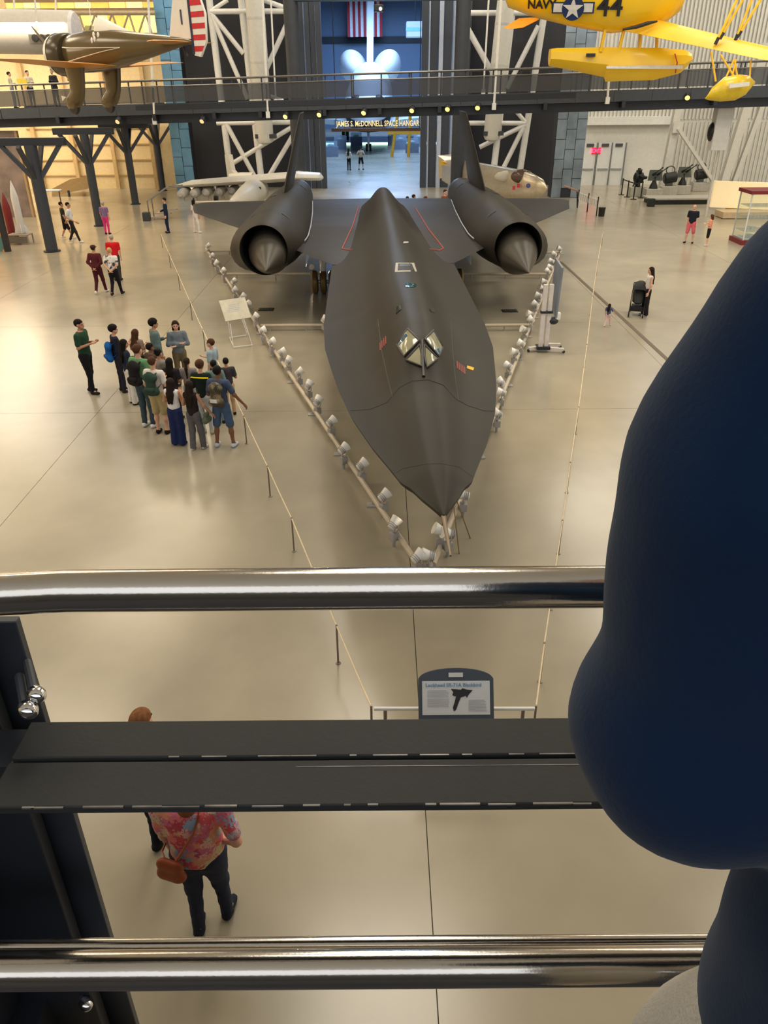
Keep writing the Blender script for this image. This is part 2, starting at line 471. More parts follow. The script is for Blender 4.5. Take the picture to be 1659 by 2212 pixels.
for i in range(40):
    x = -0.3 + i * 0.06 + random.uniform(-.02, .02); w = random.uniform(0.006, 0.055)
    ed.box((x, 0.8105, zl - 0.0004), (w, 0.0022, 0.0016))
rl.part('worn_edge', ed, EDGE, parent=l1, world=True)['kind'] = 'stuff'
rl.part('scratch', MB().box((0.62, 0.7895, zl + 0.0002), (1.5, 0.0011, 0.0006)), EDGE, parent=l2, world=True)
for side, xr in ((-1, -0.565), (1, 2.05)):
    ztop = P(829, 1352, 0.93)[2]
    po = rl.part('post', MB().box((xr - 0.17, 0.915, (ztop + 4.0) / 2), (0.25, 0.03, ztop - 4.0)), STEELD, world=True, bevel=0.003)  # front plate darker than the flange: its shade is put into the colour
    rl.part('post_flange', MB().box((xr - 0.13, 0.955, (ztop + 4.0) / 2), (0.26, 0.016, ztop - 4.0)), STEELB, parent=po, world=True, bevel=0.002)
    rl.part('post_web', MB().box((xr - 0.2, 0.85, (zl - 0.06 + 4.2) / 2), (0.014, 0.12, zl - 0.06 - 4.2)), STEELD, parent=po, world=True)
    rl.part('saddle', MB().box((xr - 0.02, 0.755, P(829, 1338, 0.74)[2]), (0.15, 0.05, 0.012)), STEELD, parent=po, world=True, bevel=0.004)
    rl.part('bracket', MB().box((xr - 0.2, 0.80, zl - 0.045), (0.05, 0.2, 0.05)), STEELD, parent=po, world=True)
    rl.part('ledge_arm', MB().box((xr - 0.07, 0.845, zl - 0.035), (0.16, 0.076, 0.04)), STEELD, parent=po, world=True)
    rl.part('bracket', MB().box((xr - 0.2, 0.78, DECK_Z - 0.2), (0.12, 0.3, 0.2)), STEELD, parent=po, world=True)
for (px, py, Y, r) in ((85, 1507, 0.86, 0.0125), (67, 1540, 0.84, 0.0135), (190, 2176, 0.88, 0.013), (8, 2192, 0.88, 0.013)):
    p = P(px, py, Y)
    nt_ = rl.part('acorn_nut', MB().lathe([(0, r * 0.9), (r * 0.7, r), (r * 1.2, r * 0.95), (r * 1.7, r * 0.7), (r * 2.0, r * 0.2)], p + V(-r, 0.012, 0), (0.75, -0.65, 0.1), 20), CHROME, world=True, smooth=40)
    rl.part('stud', MB().tube(p + V(-r, 0.012, 0), p + V(-.05, .08, 0), r * 0.55), STEELB, parent=nt_, world=True)
# ================================================================ the black jet
BLACK = M('black_jet_paint', (38, 34, 27), 0.55, var=0.14, scale=0.8, bump=0.02, bscale=3.0, spec=0.22)
BLACK2 = M('black_jet_wing_paint', (36, 34, 33), 0.5, var=0.22, scale=1.3, spec=0.25)
DUCT_BLACK = M('inlet_black', (6, 6, 6), 0.8)  # even near-black colour for the inside of the inlet
SPIKE = M('spike_grey_black', (56, 51, 43), 0.45, var=0.08, scale=1.5)
RED = M('stencil_red', (150, 62, 52), 0.6)
GOLDT = M('silver_gold_tyre', (128, 102, 56), 0.45, metal=0.3)
GEARW = M('landing_gear_white', (196, 198, 200), 0.35, metal=0.4)
YAW = math.radians(1.35)
jet = T('spy_plane', 'huge matte black twin-engined spy plane pointing its long nose at the overlook', 'aircraft', (0.66, 7.4, 0), YAW)
def ip(x, tab):
    xs, ys = zip(*tab); return float(np.interp(x, xs, ys))
WT = [(0, .015), (.22, .11), (.44, .215), (.72, .325), (.86, .425), (1.34, .565), (2.0, .77), (3.2, 1.07), (4.4, 1.28), (5.3, 1.40), (6.8, 1.59), (8.6, 1.69), (10, 1.70), (14.8, 1.71), (19, 1.68), (24, 1.35), (28, .8), (29.4, .35), (30.2, .06)]
ZC = [(0, 2.30), (4, 2.19), (9, 2.05), (30.2, 2.05)]
HT = [(0, .02), (.4, .09), (.86, .17), (2, .31), (3.1, .43), (3.5, .52), (4.3, .86), (5.2, .94), (6.6, .98), (8.4, .93), (11, .86), (20, .86), (25.5, .84), (28, .55), (30.2, .1)]
BT = [(0, .03), (.86, .26), (2, .40), (3.2, .50), (4.3, .50), (5.2, .54), (7, .58), (9, .64), (12, .68), (16, .64), (20, .64), (26, .56), (30.2, .06)]
HB = [(0, .02), (.86, .16), (3, .38), (6, .62), (12, .78), (26, .72), (30.2, .1)]
def top_z(s, u):
    w, h, b = ip(s, WT), ip(s, HT), ip(s, BT)
    p = ip(s, [(0, 3.2), (9, 3.2), (14, 2.5), (30, 2.5)])
    g = 1 / (1 + (abs(u) / b) ** p); g1 = 1 / (1 + (w / b) ** p)
    return ip(s, ZC) + 0.015 + h * max(0.0, (g - g1) / (1 - g1))
def bot_z(s, u):
    w = ip(s, WT); return ip(s, ZC) - 0.015 - ip(s, HB) * max(0.0, 1 - (abs(u) / w) ** 2) ** 0.8
fb = MB(); rings = []
ss = np.concatenate([np.linspace(0, 1.0, 12), np.linspace(1.15, 9.5, 56), np.linspace(10, 30.2, 50)])
for s in ss:
    w = ip(s, WT)
    us = w * np.sin(np.linspace(-math.pi / 2, math.pi / 2, 41))
    us = 0.55 * us + 0.45 * np.linspace(-w, w, 41)
    rings.append([(u, s, top_z(s, u)) for u in us] + [(u, s, bot_z(s, u)) for u in us[::-1][1:-1]])
fb.rings(rings)
fus = jet.part('fuselage', fb, BLACK, smooth=50)
jm = Matrix.Translation((0.66, 7.4, 0)) @ Matrix.Rotation(YAW, 4, 'Z')
jinv = jm.inverted()
bvh = BVHTree.FromPolygons([Vector(v) for v in fb.v], [f for f in fb.f if len(f) == 4])
def on_jet(px, py, lift=0.0, tree=None):
    """the point of the jet's skin on a sight line, in the jet's own frame"""
    o = jinv @ Vector(EYE); d = (jinv.to_3x3() @ Vector(ray(px, py))).normalized()
    hit, n, i, dist = (tree or bvh).ray_cast(o, d)
    if hit is None: return None
    if n.dot(d) > 0: n = -n
    return np.array(hit + n * lift)
def skin_patch(px, nsub=4, lift=0.012, thick=0.02):
    """a panel that follows the skin, from four photo points"""
    a, b, c, d = [np.array(p, float) for p in px]
    top, bot = [], []
    for i in range(nsub + 1):
        for j in range(nsub + 1):
            u, v = i / nsub, j / nsub
            q = (1 - u) * (1 - v) * a + u * (1 - v) * b + u * v * c + (1 - u) * v * d
            t = on_jet(q[0], q[1], lift); k = on_jet(q[0], q[1], lift - thick)
            if t is None: return None
            top.append(t); bot.append(k)
    n = nsub + 1; mb = MB(); N = n * n; fs = []
    for i in range(nsub):
        for j in range(nsub):
            q = (i * n + j, (i + 1) * n + j, (i + 1) * n + j + 1, i * n + j + 1)
            fs.append(q); fs.append(tuple(N + k for k in reversed(q)))
    bd = [i * n for i in range(n)] + [(n - 1) * n + j for j in range(1, n)] + [i * n + n - 1 for i in range(n - 2, -1, -1)] + [j for j in range(n - 2, 0, -1)]
    for k in range(len(bd)):
        a_, b_ = bd[k], bd[(k + 1) % len(bd)]; fs.append((a_, b_, N + b_, N + a_))
    return mb.add(top + bot, fs)
def skin_line(pts, r, mat, name, parent=None, lift=0.006, sub=8):
    out = []
    for (a, b) in zip(pts[:-1], pts[1:]):
        for t in np.linspace(0, 1, sub, endpoint=False):
            q = on_jet(a[0] + (b[0] - a[0]) * t, a[1] + (b[1] - a[1]) * t, lift)
            if q is not None: out.append(q)
    q = on_jet(*pts[-1], lift)
    if q is not None: out.append(q)
    if len(out) > 1: return jet.part(name, MB().path(out, r, 6), mat, parent)

# cockpit glazing
PANE = glass('cockpit_glass', (150, 150, 128), 0.45, 0.04)
FRAME = M('canopy_frame', (48, 45, 42), 0.5)
WS = M('windshield_glazing', (150, 146, 116), 0.12, var=0.18, scale=2.5, spec=0.8)
panes = ([(881, 712), (905, 737), (874, 771), (859, 745)], [(907, 746), (911, 768), (911, 793), (878, 779)],
         [(917, 747), (945, 776), (922, 795), (917, 770)], [(935, 715), (955, 751), (946, 771), (918, 734)])
for q in panes:
    mb = skin_patch(q, 5, 0.016, 0.03)
    if not mb: continue
    pane = jet.part('windshield_pane', mb, WS, fus)
    pts = []
    for a_, b_ in zip(q, q[1:] + q[:1]):
        pts += [on_jet(a_[0] + (b_[0] - a_[0]) * k, a_[1] + (b_[1] - a_[1]) * k, 0.016) for k in (0, .25, .5, .75)]
    pts = [p for p in pts if p is not None]; jet.part('pane_frame', MB().path(pts + [pts[0]], 0.017, 6), FRAME, pane)
skin_line([(912, 736), (914, 792), (915, 814)], 0.026, FRAME, 'windshield_post', fus)
mb = skin_patch([(861, 741), (878, 722), (881, 727), (864, 748)], 2, 0.02, 0.01)
if mb: jet.part('side_window', mb, M('side_window_blue', (120, 160, 190), .05, metal=.7), fus)
mb = skin_patch([(939, 757), (949, 752), (953, 759), (946, 767)], 2, 0.02, 0.01)
if mb: jet.part('side_window', mb, MATS['side_window_blue'], fus)
for q in ([(857, 664), (869, 658), (867, 669), (856, 679)], [(927, 668), (935, 664), (940, 676), (931, 674)]):
    mb = skin_patch(q, 2, 0.012, 0.02)
    if mb: jet.part('rear_window', mb, M('rear_window_glass', (40, 46, 40), 0.1), fus)
mb = skin_patch([(855, 568.5), (894, 568.5), (900, 587), (853, 588)], 3, 0.010, 0.02)
if mb: jet.part('hatch_surround', mb, M('hatch_white', (168, 160, 146), 0.6), fus)
mb = skin_patch([(860, 570.5), (889, 570.5), (894, 584.5), (859, 585)], 3, 0.014, 0.02)
if mb: jet.part('hatch_opening', mb, M('hatch_dark', (18, 20, 20), 0.6), fus)
mb = skin_patch([(864, 572), (885, 572), (886, 577), (863, 577)], 2, 0.018, 0.02)
if mb: jet.part('hatch_receptacle', mb, M('hatch_green_grey', (62, 70, 68), 0.5), fus)
cc = [(887 + 13 * math.cos(t), 616.5 + 5 * math.sin(t)) for t in np.linspace(0, 2 * math.pi, 17)[:-1]]
pp = [on_jet(*q, 0.010) for q in cc]; cq = on_jet(887, 616.5, 0.02)
if all(p is not None for p in pp):
    jet.part('tracker_window', MB().add(pp + [cq], [(i, (i + 1) % 16, 16) for i in range(16)]), M('tracker_glass_reflection', (120, 190, 205), 0.04, metal=0.85), fus)  # cyan reflection in this window is put into its colour
for q in ([(872, 522), (882, 522), (882, 525), (871, 526)], ):
    mb = skin_patch(q, 2, 0.01, 0.015)
    if mb: jet.part('stencil', mb, M('stencil_white', (176, 172, 164), 0.6), fus)
mb = skin_patch([(1009, 790), (1024, 795), (1022, 801), (1008, 796)], 2, 0.008, 0.012)
if mb: jet.part('yellow_stencil', mb, M('stencil_yellow', (232, 176, 30), 0.6), fus)
for x, y in ((986, 780), (990, 783), (994, 786), (998, 789), (1002, 792)):
    mb = skin_patch([(x, y), (x + 2, y + .8), (x + 3, y + 17), (x + 1, y + 16)], 2, 0.006, 0.01)
    if mb: jet.part('red_stencil', mb, RED, fus)
for x, y in ((820, 741), (824, 736), (828, 731), (832, 727)):
    mb = skin_patch([(x, y), (x + 2, y - 1), (x + 3, y + 15), (x + 1, y + 17)], 2, 0.006, 0.01)
    if mb: jet.part('red_stencil', mb, RED, fus)
SEAM = M('panel_seam', (56, 51, 42), 0.6)
skin_line([(757, 887), (800, 884), (835, 870), (862, 838), (890, 823), (925, 820), (958, 832), (985, 862), (1010, 876), (1045, 887), (1074, 889)], 0.007, SEAM, 'skin_joint', fus, 0.0)
skin_line([(816, 690), (825, 760), (838, 820), (848, 858)], 0.006, SEAM, 'skin_joint', fus, 0.0)
skin_line([(974, 692), (978, 760), (984, 820), (990, 866)], 0.006, SEAM, 'skin_joint', fus, 0.0)
skin_line([(842, 1030), (870, 1012), (915, 1003), (950, 1001), (990, 1008), (1022, 1030)], 0.004, SEAM, 'skin_joint', fus, 0.0)
pit = jet.part('pitot_boom', MB().path([(0, 0.1, 2.30), (0, -0.35, 2.285), (0.0, -0.75, 2.27)], [0.03, 0.022, 0.012], 10), M('pitot_brown', (120, 104, 84), 0.4, metal=0.5), fus)

# wings
def LE(u): return 14.8 + (abs(u) - 1.71) * 1.90
def TE(u): return 29.0 - 0.10 * abs(u)
for sgn in (-1, 1):
    wb = MB(); rr = []
    for u in np.concatenate([np.linspace(0.5, 1.7, 3), np.linspace(1.9, 7.7, 24), [7.9, 8.0]]):
        le = LE(max(u, 1.71)) if u < 7.75 else LE(7.75) + (u - 7.75) * 5
        te = TE(u) - max(0, u - 7.6) * 1.5
        t = ip(u, [(0.5, .22), (3.7, .20), (6, .12), (8.0, .03)])
        dr = -0.28 * max(0, (u - 4.7) / 3.3) * 0.5
        fr = 0.5 - 0.5 * np.cos(np.linspace(0, math.pi, 15))
        th = [math.sin(math.pi * min(1, f * 1.0)) ** 0.6 for f in fr]
        up_ = [(sgn * u, le + f * (te - le), 2.08 + t * k * 0.5 + dr * (1 - f) ** 2) for f, k in zip(fr, th)]
        lo_ = [(sgn * u, le + f * (te - le), 2.06 - t * k * 0.5 + dr * (1 - f) ** 2) for f, k in zip(fr, th)][::-1][1:-1]
        rr.append(up_ + lo_)
    wb.rings(rr)
    wing = jet.part('wing', wb, BLACK2, smooth=50)
    wt = BVHTree.FromPolygons([Vector(v) for v in wb.v], [f for f in wb.f if len(f) == 4])
    # red walk lines and the pale seal along the engine
    def wl(pts, r, m, name):
        out = [on_jet(x, y, 0.006, wt) for x, y in pts]
        out = [o for o in out if o is not None]
        if len(out) > 1: jet.part(name, MB().path(out, r, 6), m, wing)
    def dense(pts, k=6):
        o = []
        for a, b in zip(pts[:-1], pts[1:]): o += [(a[0] + (b[0] - a[0]) * t, a[1] + (b[1] - a[1]) * t) for t in np.linspace(0, 1, k, endpoint=False)]
        return o + [pts[-1]]
    if sgn < 0:
        wl(dense([(775, 446), (762, 488), (739, 538), (756, 541), (782, 536)]), 0.022, RED, 'walk_line')
    else:
        wl(dense([(897, 449), (925, 495), (958, 537), (948, 542), (925, 538)]), 0.022, RED, 'walk_line')
    # engine nacelle
    nu = 3.755 * sgn; nz = 2.24
    NR = [(16.2, .72), (16.5, .76), (17.2, .81), (18.5, .86), (21, .88), (24, .87), (26.5, .80), (28.5, .74), (30.0, .68)]
    BUL = [(16.4, 0), (16.9, .20), (17.6, .46), (18.8, .55), (21, .45), (24, .25), (28, .05)]
    nb = MB(); rr = []
    for s in np.linspace(16.2, 30.0, 44):
        r = ip(s, NR); bu = ip(s, BUL)
        z_c = nz - 0.012 * (s - 16.2)
        ring = []
        for t in np.linspace(0, 2 * math.pi, 40, endpoint=False):
            out = math.cos(t)            # + away from the fuselage
            rad = r + bu * max(0, math.cos(t + 0.38)) ** 4 + 0.5 * bu * max(0, -math.cos(t - 0.25)) ** 6
            ring.append((nu + sgn * rad * out, s, z_c + rad * math.sin(t)))
        rr.append(ring)
    # rounded lip and the dark duct behind it
    duct = []
    for s, r in ((16.2, .72), (16.17, .705), (16.2, .69)):
        duct.append([(nu + r * math.cos(t) * sgn, s, nz + r * math.sin(t)) for t in np.linspace(0, 2 * math.pi, 40, endpoint=False)])
    nb.rings(duct[::-1] + rr[1:], caps=False)
    nac = jet.part('nacelle', nb, BLACK, smooth=55)
    ib = MB(); ib.rings([[(nu + r * math.cos(t), s, nz + r * math.sin(t)) for t in np.linspace(0, 2 * math.pi, 40, endpoint=False)] for s, r in ((16.2, .69), (17.5, .66), (19.0, .55), (19.1, .02))], caps=False)
    jet.part('inlet_duct', ib, DUCT_BLACK, nac)
    # the spike points a little down and inwards
    tip = jinv @ Vector(P(575, 585, 22.0) if sgn < 0 else P(1143, 590, 22.0)); tip = np.array(tip)
    base = V(nu, 18.6, nz); d = base - tip; Ls = np.linalg.norm(d)
    jet.part('inlet_spike', MB().lathe([(0, .008), (0.35, .125), (0.9, .315), (1.4, .49), (1.75, .60), (2.1, .64), (2.6, .645), (Ls, .60)], tip, d, 40), SPIKE, nac, smooth=30)
    eb = MB(); eb.lathe([(0, .68), (0.8, .62), (0.8, .55), (0.02, .5)], (nu, 30.0, nz - 0.16), (0, 1, 0), 32, caps=False)
    jet.part('exhaust_nozzle', eb, M('nozzle_metal', (70, 66, 62), 0.4, metal=0.8), nac)
    # suck-in doors and slots on the nacelle top
    def on_nac(s, t, lift=0.012):
        r = ip(s, NR) + lift
        return V(nu + sgn * r * math.cos(t), s, nz - 0.012 * (s - 16.2) + r * math.sin(t))
    for (s0, s1, t0, t1) in ((18.2, 18.45, 0.6, 1.0), (18.2, 18.45, 2.05, 2.5), (22.2, 22.9, 1.15, 1.42), (27.4, 27.65, 2.0, 2.45), (27.4, 27.65, 2.6, 2.95)):
        mb = MB(); k = 5
        ta = np.linspace(t0, t1, k)
        top = [on_nac(s0, t) for t in ta] + [on_nac(s1, t) for t in ta]; bo = [on_nac(s0, t, -.03) for t in ta] + [on_nac(s1, t, -.03) for t in ta]
        fs = [(i, i + 1, k + i + 1, k + i) for i in range(k - 1)] + [(i, i + 1, 2 * k + i + 1, 2 * k + i) for i in range(k - 1)] + [(k + i, k + i + 1, 3 * k + i + 1, 3 * k + i) for i in range(k - 1)] + [(0, k, 3 * k, 2 * k), (k - 1, 2 * k - 1, 4 * k - 1, 3 * k - 1)]
        jet.part('nacelle_door', mb.add(top + bo, fs), M('door_black', (30, 29, 28), 0.6), nac)
    # pale seal where the engine meets the inner wing
    so = []
    for s in np.linspace(17.9, 27.2, 20):
        so.append(V(sgn * (3.755 - ip(s, NR) - 0.5 * ip(s, BUL) - 0.015), s, 2.205))
    jet.part('wing_seal', MB().path(so, 0.02, 6), M('pale_seal', (168, 172, 182), 0.4), nac)
    # fin, canted inwards
    fin = MB(); rr = []
    for f in np.linspace(0, 1, 8):
        zz = 2.95 + f * (5.55 - 2.95); uu = sgn * (3.70 - f * 0.64)
        s0 = 22.8 + f * 1.5; s1 = 28.2 - f * 1.5
        if f > 0.95: s0 += 0.25
        t = 0.13 * (1 - 0.6 * f)
        frs = [0, .06, .2, .5, .8, 1]; tk = [0.05, .55, .9, 1, .6, .05]
        rr.append([(uu + t * k, s0 + q * (s1 - s0), zz) for q, k in zip(frs, tk)] + [(uu - t * k, s0 + q * (s1 - s0), zz) for q, k in list(zip(frs, tk))[::-1]])
    fin.rings(rr)
    jet.part('tail_fin', fin, BLACK2, smooth=40)
    # main gear: three tyres on one axle
    gx, gs = 2.25 * sgn, 20.3
    leg = jet.part('main_gear_leg', MB().tube((gx, gs, 0.42), (gx, gs, 2.0), 0.09, 0.12, 14).tube((gx, gs, 0.9), (gx - sgn * 0.5, gs + 1.0, 2.0), 0.05), GEARW)
    jet.part('axle', MB().tube((gx - 0.42, gs, 0.4), (gx + 0.42, gs, 0.4), 0.06), GEARW, leg)
    for k in (-1, 0, 1):
        wc = V(gx + k * 0.30, gs, 0.40)
        ty = jet.part('tyre', MB().lathe([(-.11, .2), (-.11, .33), (-.07, .39), (0, .40), (.07, .39), (.11, .33), (.11, .2)], wc, (1, 0, 0), 28), GOLDT)
        jet.part('hub', MB().lathe([(-.12, .02), (-.12, .16), (-.08, .2), (.08, .2), (.12, .16), (.12, .02)], wc, (1, 0, 0), 18), GEARW, ty)
    jet.part('gear_door', MB().prism([(gx + sgn * 0.55, gs - 0.9, 1.1), (gx + sgn * 0.55, gs + 0.9, 1.1), (gx + sgn * 0.5, gs + 0.9, 2.0), (gx + sgn * 0.5, gs - 0.9, 2.0)], (0.03, 0, 0)), GEARW)
leg = jet.part('nose_gear_leg', MB().tube((0, 8.4, 0.35), (0, 8.6, 1.6), 0.07, 0.1, 14), GEARW)
for k in (-1, 1):
    ty = jet.part('tyre', MB().lathe([(-.09, .16), (-.09, .27), (0, .33), (.09, .27), (.09, .16)], (k * 0.17, 8.4, 0.33), (1, 0, 0), 24), GOLDT)
    jet.part('hub', MB().lathe([(-.1, .02), (-.1, .13), (.1, .13), (.1, .02)], (k * 0.17, 8.4, 0.33), (1, 0, 0), 16), GEARW, ty)
# ================================================================ white trusses against the dark portal
def pipe(th, name, a, b, r, Y, m=WHITEP, parent=None, Yb=None):
    return th.part(name, MB().tube(P(a[0], a[1], Y), P(b[0], b[1], Yb or Y), r, n=12), m, parent, world=True)
YT = 57.5
def to_floor(a, b, Y):
    """extends the pipe through photo points a, b down to the floor"""
    p, q = P(*a, Y), P(*b, Y); d = q - p; return p, p + d * (p[2] / -d[2])
tl = T('truss_column', 'tall white tubular truss against the dark wall left of the doorway', 'truss', (P(500, 420, YT)[0], YT, 0))
for a, b in (((445, -60), (503, 420)), ((514, -60), (566, 400))):
    p, q = to_floor(a, b, YT); tl.part('chord', MB().tube(p, q, 0.22, n=14), WHITEP, world=True)
for a, b, r in (((454, 25), (626, 24), .16), ((455, 28), (526, 116), .15), ((457, 33), (535, 214), .15), ((626, 38), (550, 205), .16), ((561, -3), (626, 21), .14), ((455, 24), (492, 0), .12),
                ((468, 266), (635, 264), .15), ((489, 268), (568, 415), .16), ((504, 352), (635, 272), .15), ((637, 285), (582, 379), .16), ((535, 190), (612, 218), .12)):
    pipe(tl, 'brace', a, b, r, YT - 0.1)
tr = T('truss_column', 'tall white tubular truss against the dark wall right of the doorway', 'truss', (P(1120, 400, YT)[0], YT, 0))
for a, b in (((1183, -20), (1123, 370)), ((1112, -20), (1066, 370))):
    p, q = to_floor(a, b, YT); tr.part('chord', MB().tube(p, q, 0.22, n=14), WHITEP, world=True)
for a, b, r in (((1008, 28), (1180, 28), .16), ((1008, 58), (1058, 148), .18), ((1058, 148), (1089, 190), .14), ((1163, 56), (1095, 191), .16), ((1012, 266), (1135, 266), .15), ((1135, 270), (1036, 318), .15), ((1131, 274), (1083, 372), .16),
                ((1000, 306), (1028, 346), .15), ((1111, 236), (1135, 264), .13)):
    pipe(tr, 'brace', a, b, r, YT - 0.1)
def duct(lb, a, b, r, Y):
    pa, pb = P(*a, Y), P(*b, Y)
    t = T('air_duct', lb, 'duct', (pb[0], pb[1], pb[2]))
    L = np.linalg.norm(pa - pb); d = pa - pb
    t.part('shaft', MB().lathe([(0, r * .3), (0.12, r * .8), (0.35, r), (L, r)], pb, d, 24), M('duct_white', (214, 212, 204), 0.45, var=0.04), world=True)
    for k in (0.25, 0.5, 0.75): t.part('joint_ring', MB().lathe([(-.06, r), (-.06, r * 1.02), (.06, r * 1.02), (.06, r)], pb + d * k, d, 24, caps=False), M('duct_ring', (196, 194, 188), 0.4), world=True)
    t.part('bracket', MB().box(pb + V(0.1, -0.1, 0.5), (r * 2.3, r * 1.2, 0.25)), STEELB, world=True)
duct('fat white air duct hanging beside the truss left of the doorway', (545, -60), (573, 312), 0.58, 56.4)
duct('fat white air duct hanging beside the truss right of the doorway', (1098, -40), (1061, 306), 0.55, 56.4)
# dark round columns and the beam over the doorway
for lb, px, wd in (('dark round column left of the doorway', 651, 11), ('dark round column right of the doorway behind the jet', 986, 12)):
    b = G(px, 436, 0); r = 0.42
    c = T('column', lb, 'column', b); c.part('shaft', MB().tube(b, b + V(0, 0, 11.0), r, n=20), STEELB, world=True)
    c.part('base_collar', MB().lathe([(0, r * 1.25), (0.12, r * 1.25), (0.16, r)], b, (0, 0, 1), 20), STEELD, world=True)
bz = P(800, 6, 52)[2] + 0.4
struct('trim_3', MB().box(((P(620, 5, 52)[0] + P(1092, 5, 52)[0]) / 2, 52, bz + 0.3), (P(1092, 5, 52)[0] - P(620, 5, 52)[0], 0.8, 1.2)), M('green_black_beam', (46, 60, 66), 0.5))

# ================================================================ elevated walkway crossing behind the jet
def WK(px):     # ground distance of the walkway along the picture
    return 45.5 - 3.0 * px / 1659
wk = T('walkway', 'long dark steel walkway with wire railing crossing the hall behind the black jet', 'walkway', (0, 43.5, 0))
xs = [-260] + list(range(0, 1660, 83)) + [1800]
deck_row = lambda x: 234 - 49 * x / 1659
zs = [P(x, deck_row(x), WK(x))[2] for x in xs]
line = [V(P(x, deck_row(x), WK(x))[0], WK(x), z) for x, z in zip(xs, zs)]
a0, a1 = line[0], line[-1]
dirw = nrm(a1 - a0); back = V(0, 1, 0)
def along(px):
    Y = WK(px); return V(P(px, deck_row(px), Y)[0], Y, P(px, deck_row(px), Y)[2])
DECKP = M('walkway_fascia', (58, 63, 70), 0.5, var=0.10)
fa = [along(x) for x in xs]
for i in range(len(fa) - 1):
    p, q = fa[i], fa[i + 1]; g = (q - p) * 0.004
    wk.part('fascia_panel', MB().hexa([p + g, q - g, q - g + V(0, .08, 0), p + g + V(0, .08, 0)] and [p + g + V(0, 0, -.50), q - g + V(0, 0, -.50), q - g + V(0, .06, -.50), p + g + V(0, .06, -.50), p + g, q - g, q - g + V(0, .06, 0), p + g + V(0, .06, 0)]), DECKP, world=True)
wk.part('deck', MB().hexa([a0 + V(0, .07, -.3), a1 + V(0, .07, -.3), a1 + V(0, 3.0, -.3), a0 + V(0, 3.0, -.3), a0 + V(0, .07, -.05), a1 + V(0, .07, -.05), a1 + V(0, 3.0, -.05), a0 + V(0, 3.0, -.05)]), STEELD, world=True)
for dy in (0.45, 2.4):
    wk.part('girder', MB().hexa([a0 + V(0, dy, -.92), a1 + V(0, dy, -.92), a1 + V(0, dy + .22, -.92), a0 + V(0, dy + .22, -.92), a0 + V(0, dy, -.3), a1 + V(0, dy, -.3), a1 + V(0, dy + .22, -.3), a0 + V(0, dy + .22, -.3)]), STEELD, world=True)
RAILS = M('walkway_rail_steel', (126, 124, 122), 0.35, metal=0.6)
for dy in (0.0, 3.0):
    wk.part('top_rail', MB().tube(a0 + V(0, dy, 1.05), a1 + V(0, dy, 1.05), 0.038, n=8), RAILS, world=True)
    wk.part('lower_rail', MB().tube(a0 + V(0, dy, .78), a1 + V(0, dy, .78), 0.026, n=8), RAILS, world=True)
    for px in np.arange(-200, 1780, 64):
        p = along(px) + V(0, dy, 0)
        wk.part('rail_post', MB().box(p + V(0, 0, .52), (.07, .05, 1.04)), STEELB, world=True)
wk.part('mesh_infill', MB().hexa([a0 + V(0, .02, .06), a1 + V(0, .02, .06), a1 + V(0, .024, .06), a0 + V(0, .024, .06), a0 + V(0, .02, .74), a1 + V(0, .02, .74), a1 + V(0, .024, .74), a0 + V(0, .024, .74)]), glass('wire_mesh_infill', (170, 172, 176), 0.14, 0.5), world=True)
for px in (120, 330, 460, 560, 700, 820, 950, 1180, 1350, 1550):
    p = along(px); wk.part('cross_beam', MB().box(p + V(0, 1.2, -.62), (.18, 2.6, .3)), STEELD, world=True)
# side walkway over the left gallery, on columns
cols = [(113, 543), (216, 488), (293, 441), (352, 412)]
zc_ = along(60)[2]
sw = T('walkway', 'dark steel side walkway over the left gallery', 'walkway', (-17, 46, 0))
for (u0, u1, z0, z1) in ((-20.5, -14.0, -.45, 0.0), (-14.35, -14.05, -.95, -.45), (-20.4, -20.1, -.95, -.45)):
    sw.part('deck' if z1 == 0 else 'girder', MB().box(((u0 + u1) / 2, 53.2, zc_ + (z0 + z1) / 2), (u1 - u0, 6.4, z1 - z0)), STEELD, world=True)
for k, (px, py) in enumerate(cols):
    b = G(px, py); r = 0.26 if k == 0 else 0.22
    top = along(px)[2] - 1.22 if k < 2 else zc_ - 1.24
    c = T('column', ['thick dark column with angled brackets nearest the left edge', 'dark column with angled brackets, second from the left edge', 'dark column, third from the left edge', 'slim dark column, fourth from the left edge'][k], 'column', b)
    c.part('shaft', MB().tube(b, V(b[0], b[1], top), r, n=18), STEELB, world=True)
    c.part('base_plate', MB().lathe([(0, r * 1.4), (.05, r * 1.4), (.06, r)], b, (0, 0, 1), 18), STEELD, world=True)
    for sx, sy in ((1, 0), (-1, 0), (0, 1), (0, -1)):
        c.part('bracket', MB().bar(V(b[0], b[1], top - 1.5), V(b[0] + sx * 1.25, b[1] + sy * 1.25, top), .16, .16), STEELB, world=True)
    c.part('head_beam', MB().box((b[0], b[1], top + 0.12), (3.0, 0.3, 0.3)), STEELD, world=True)
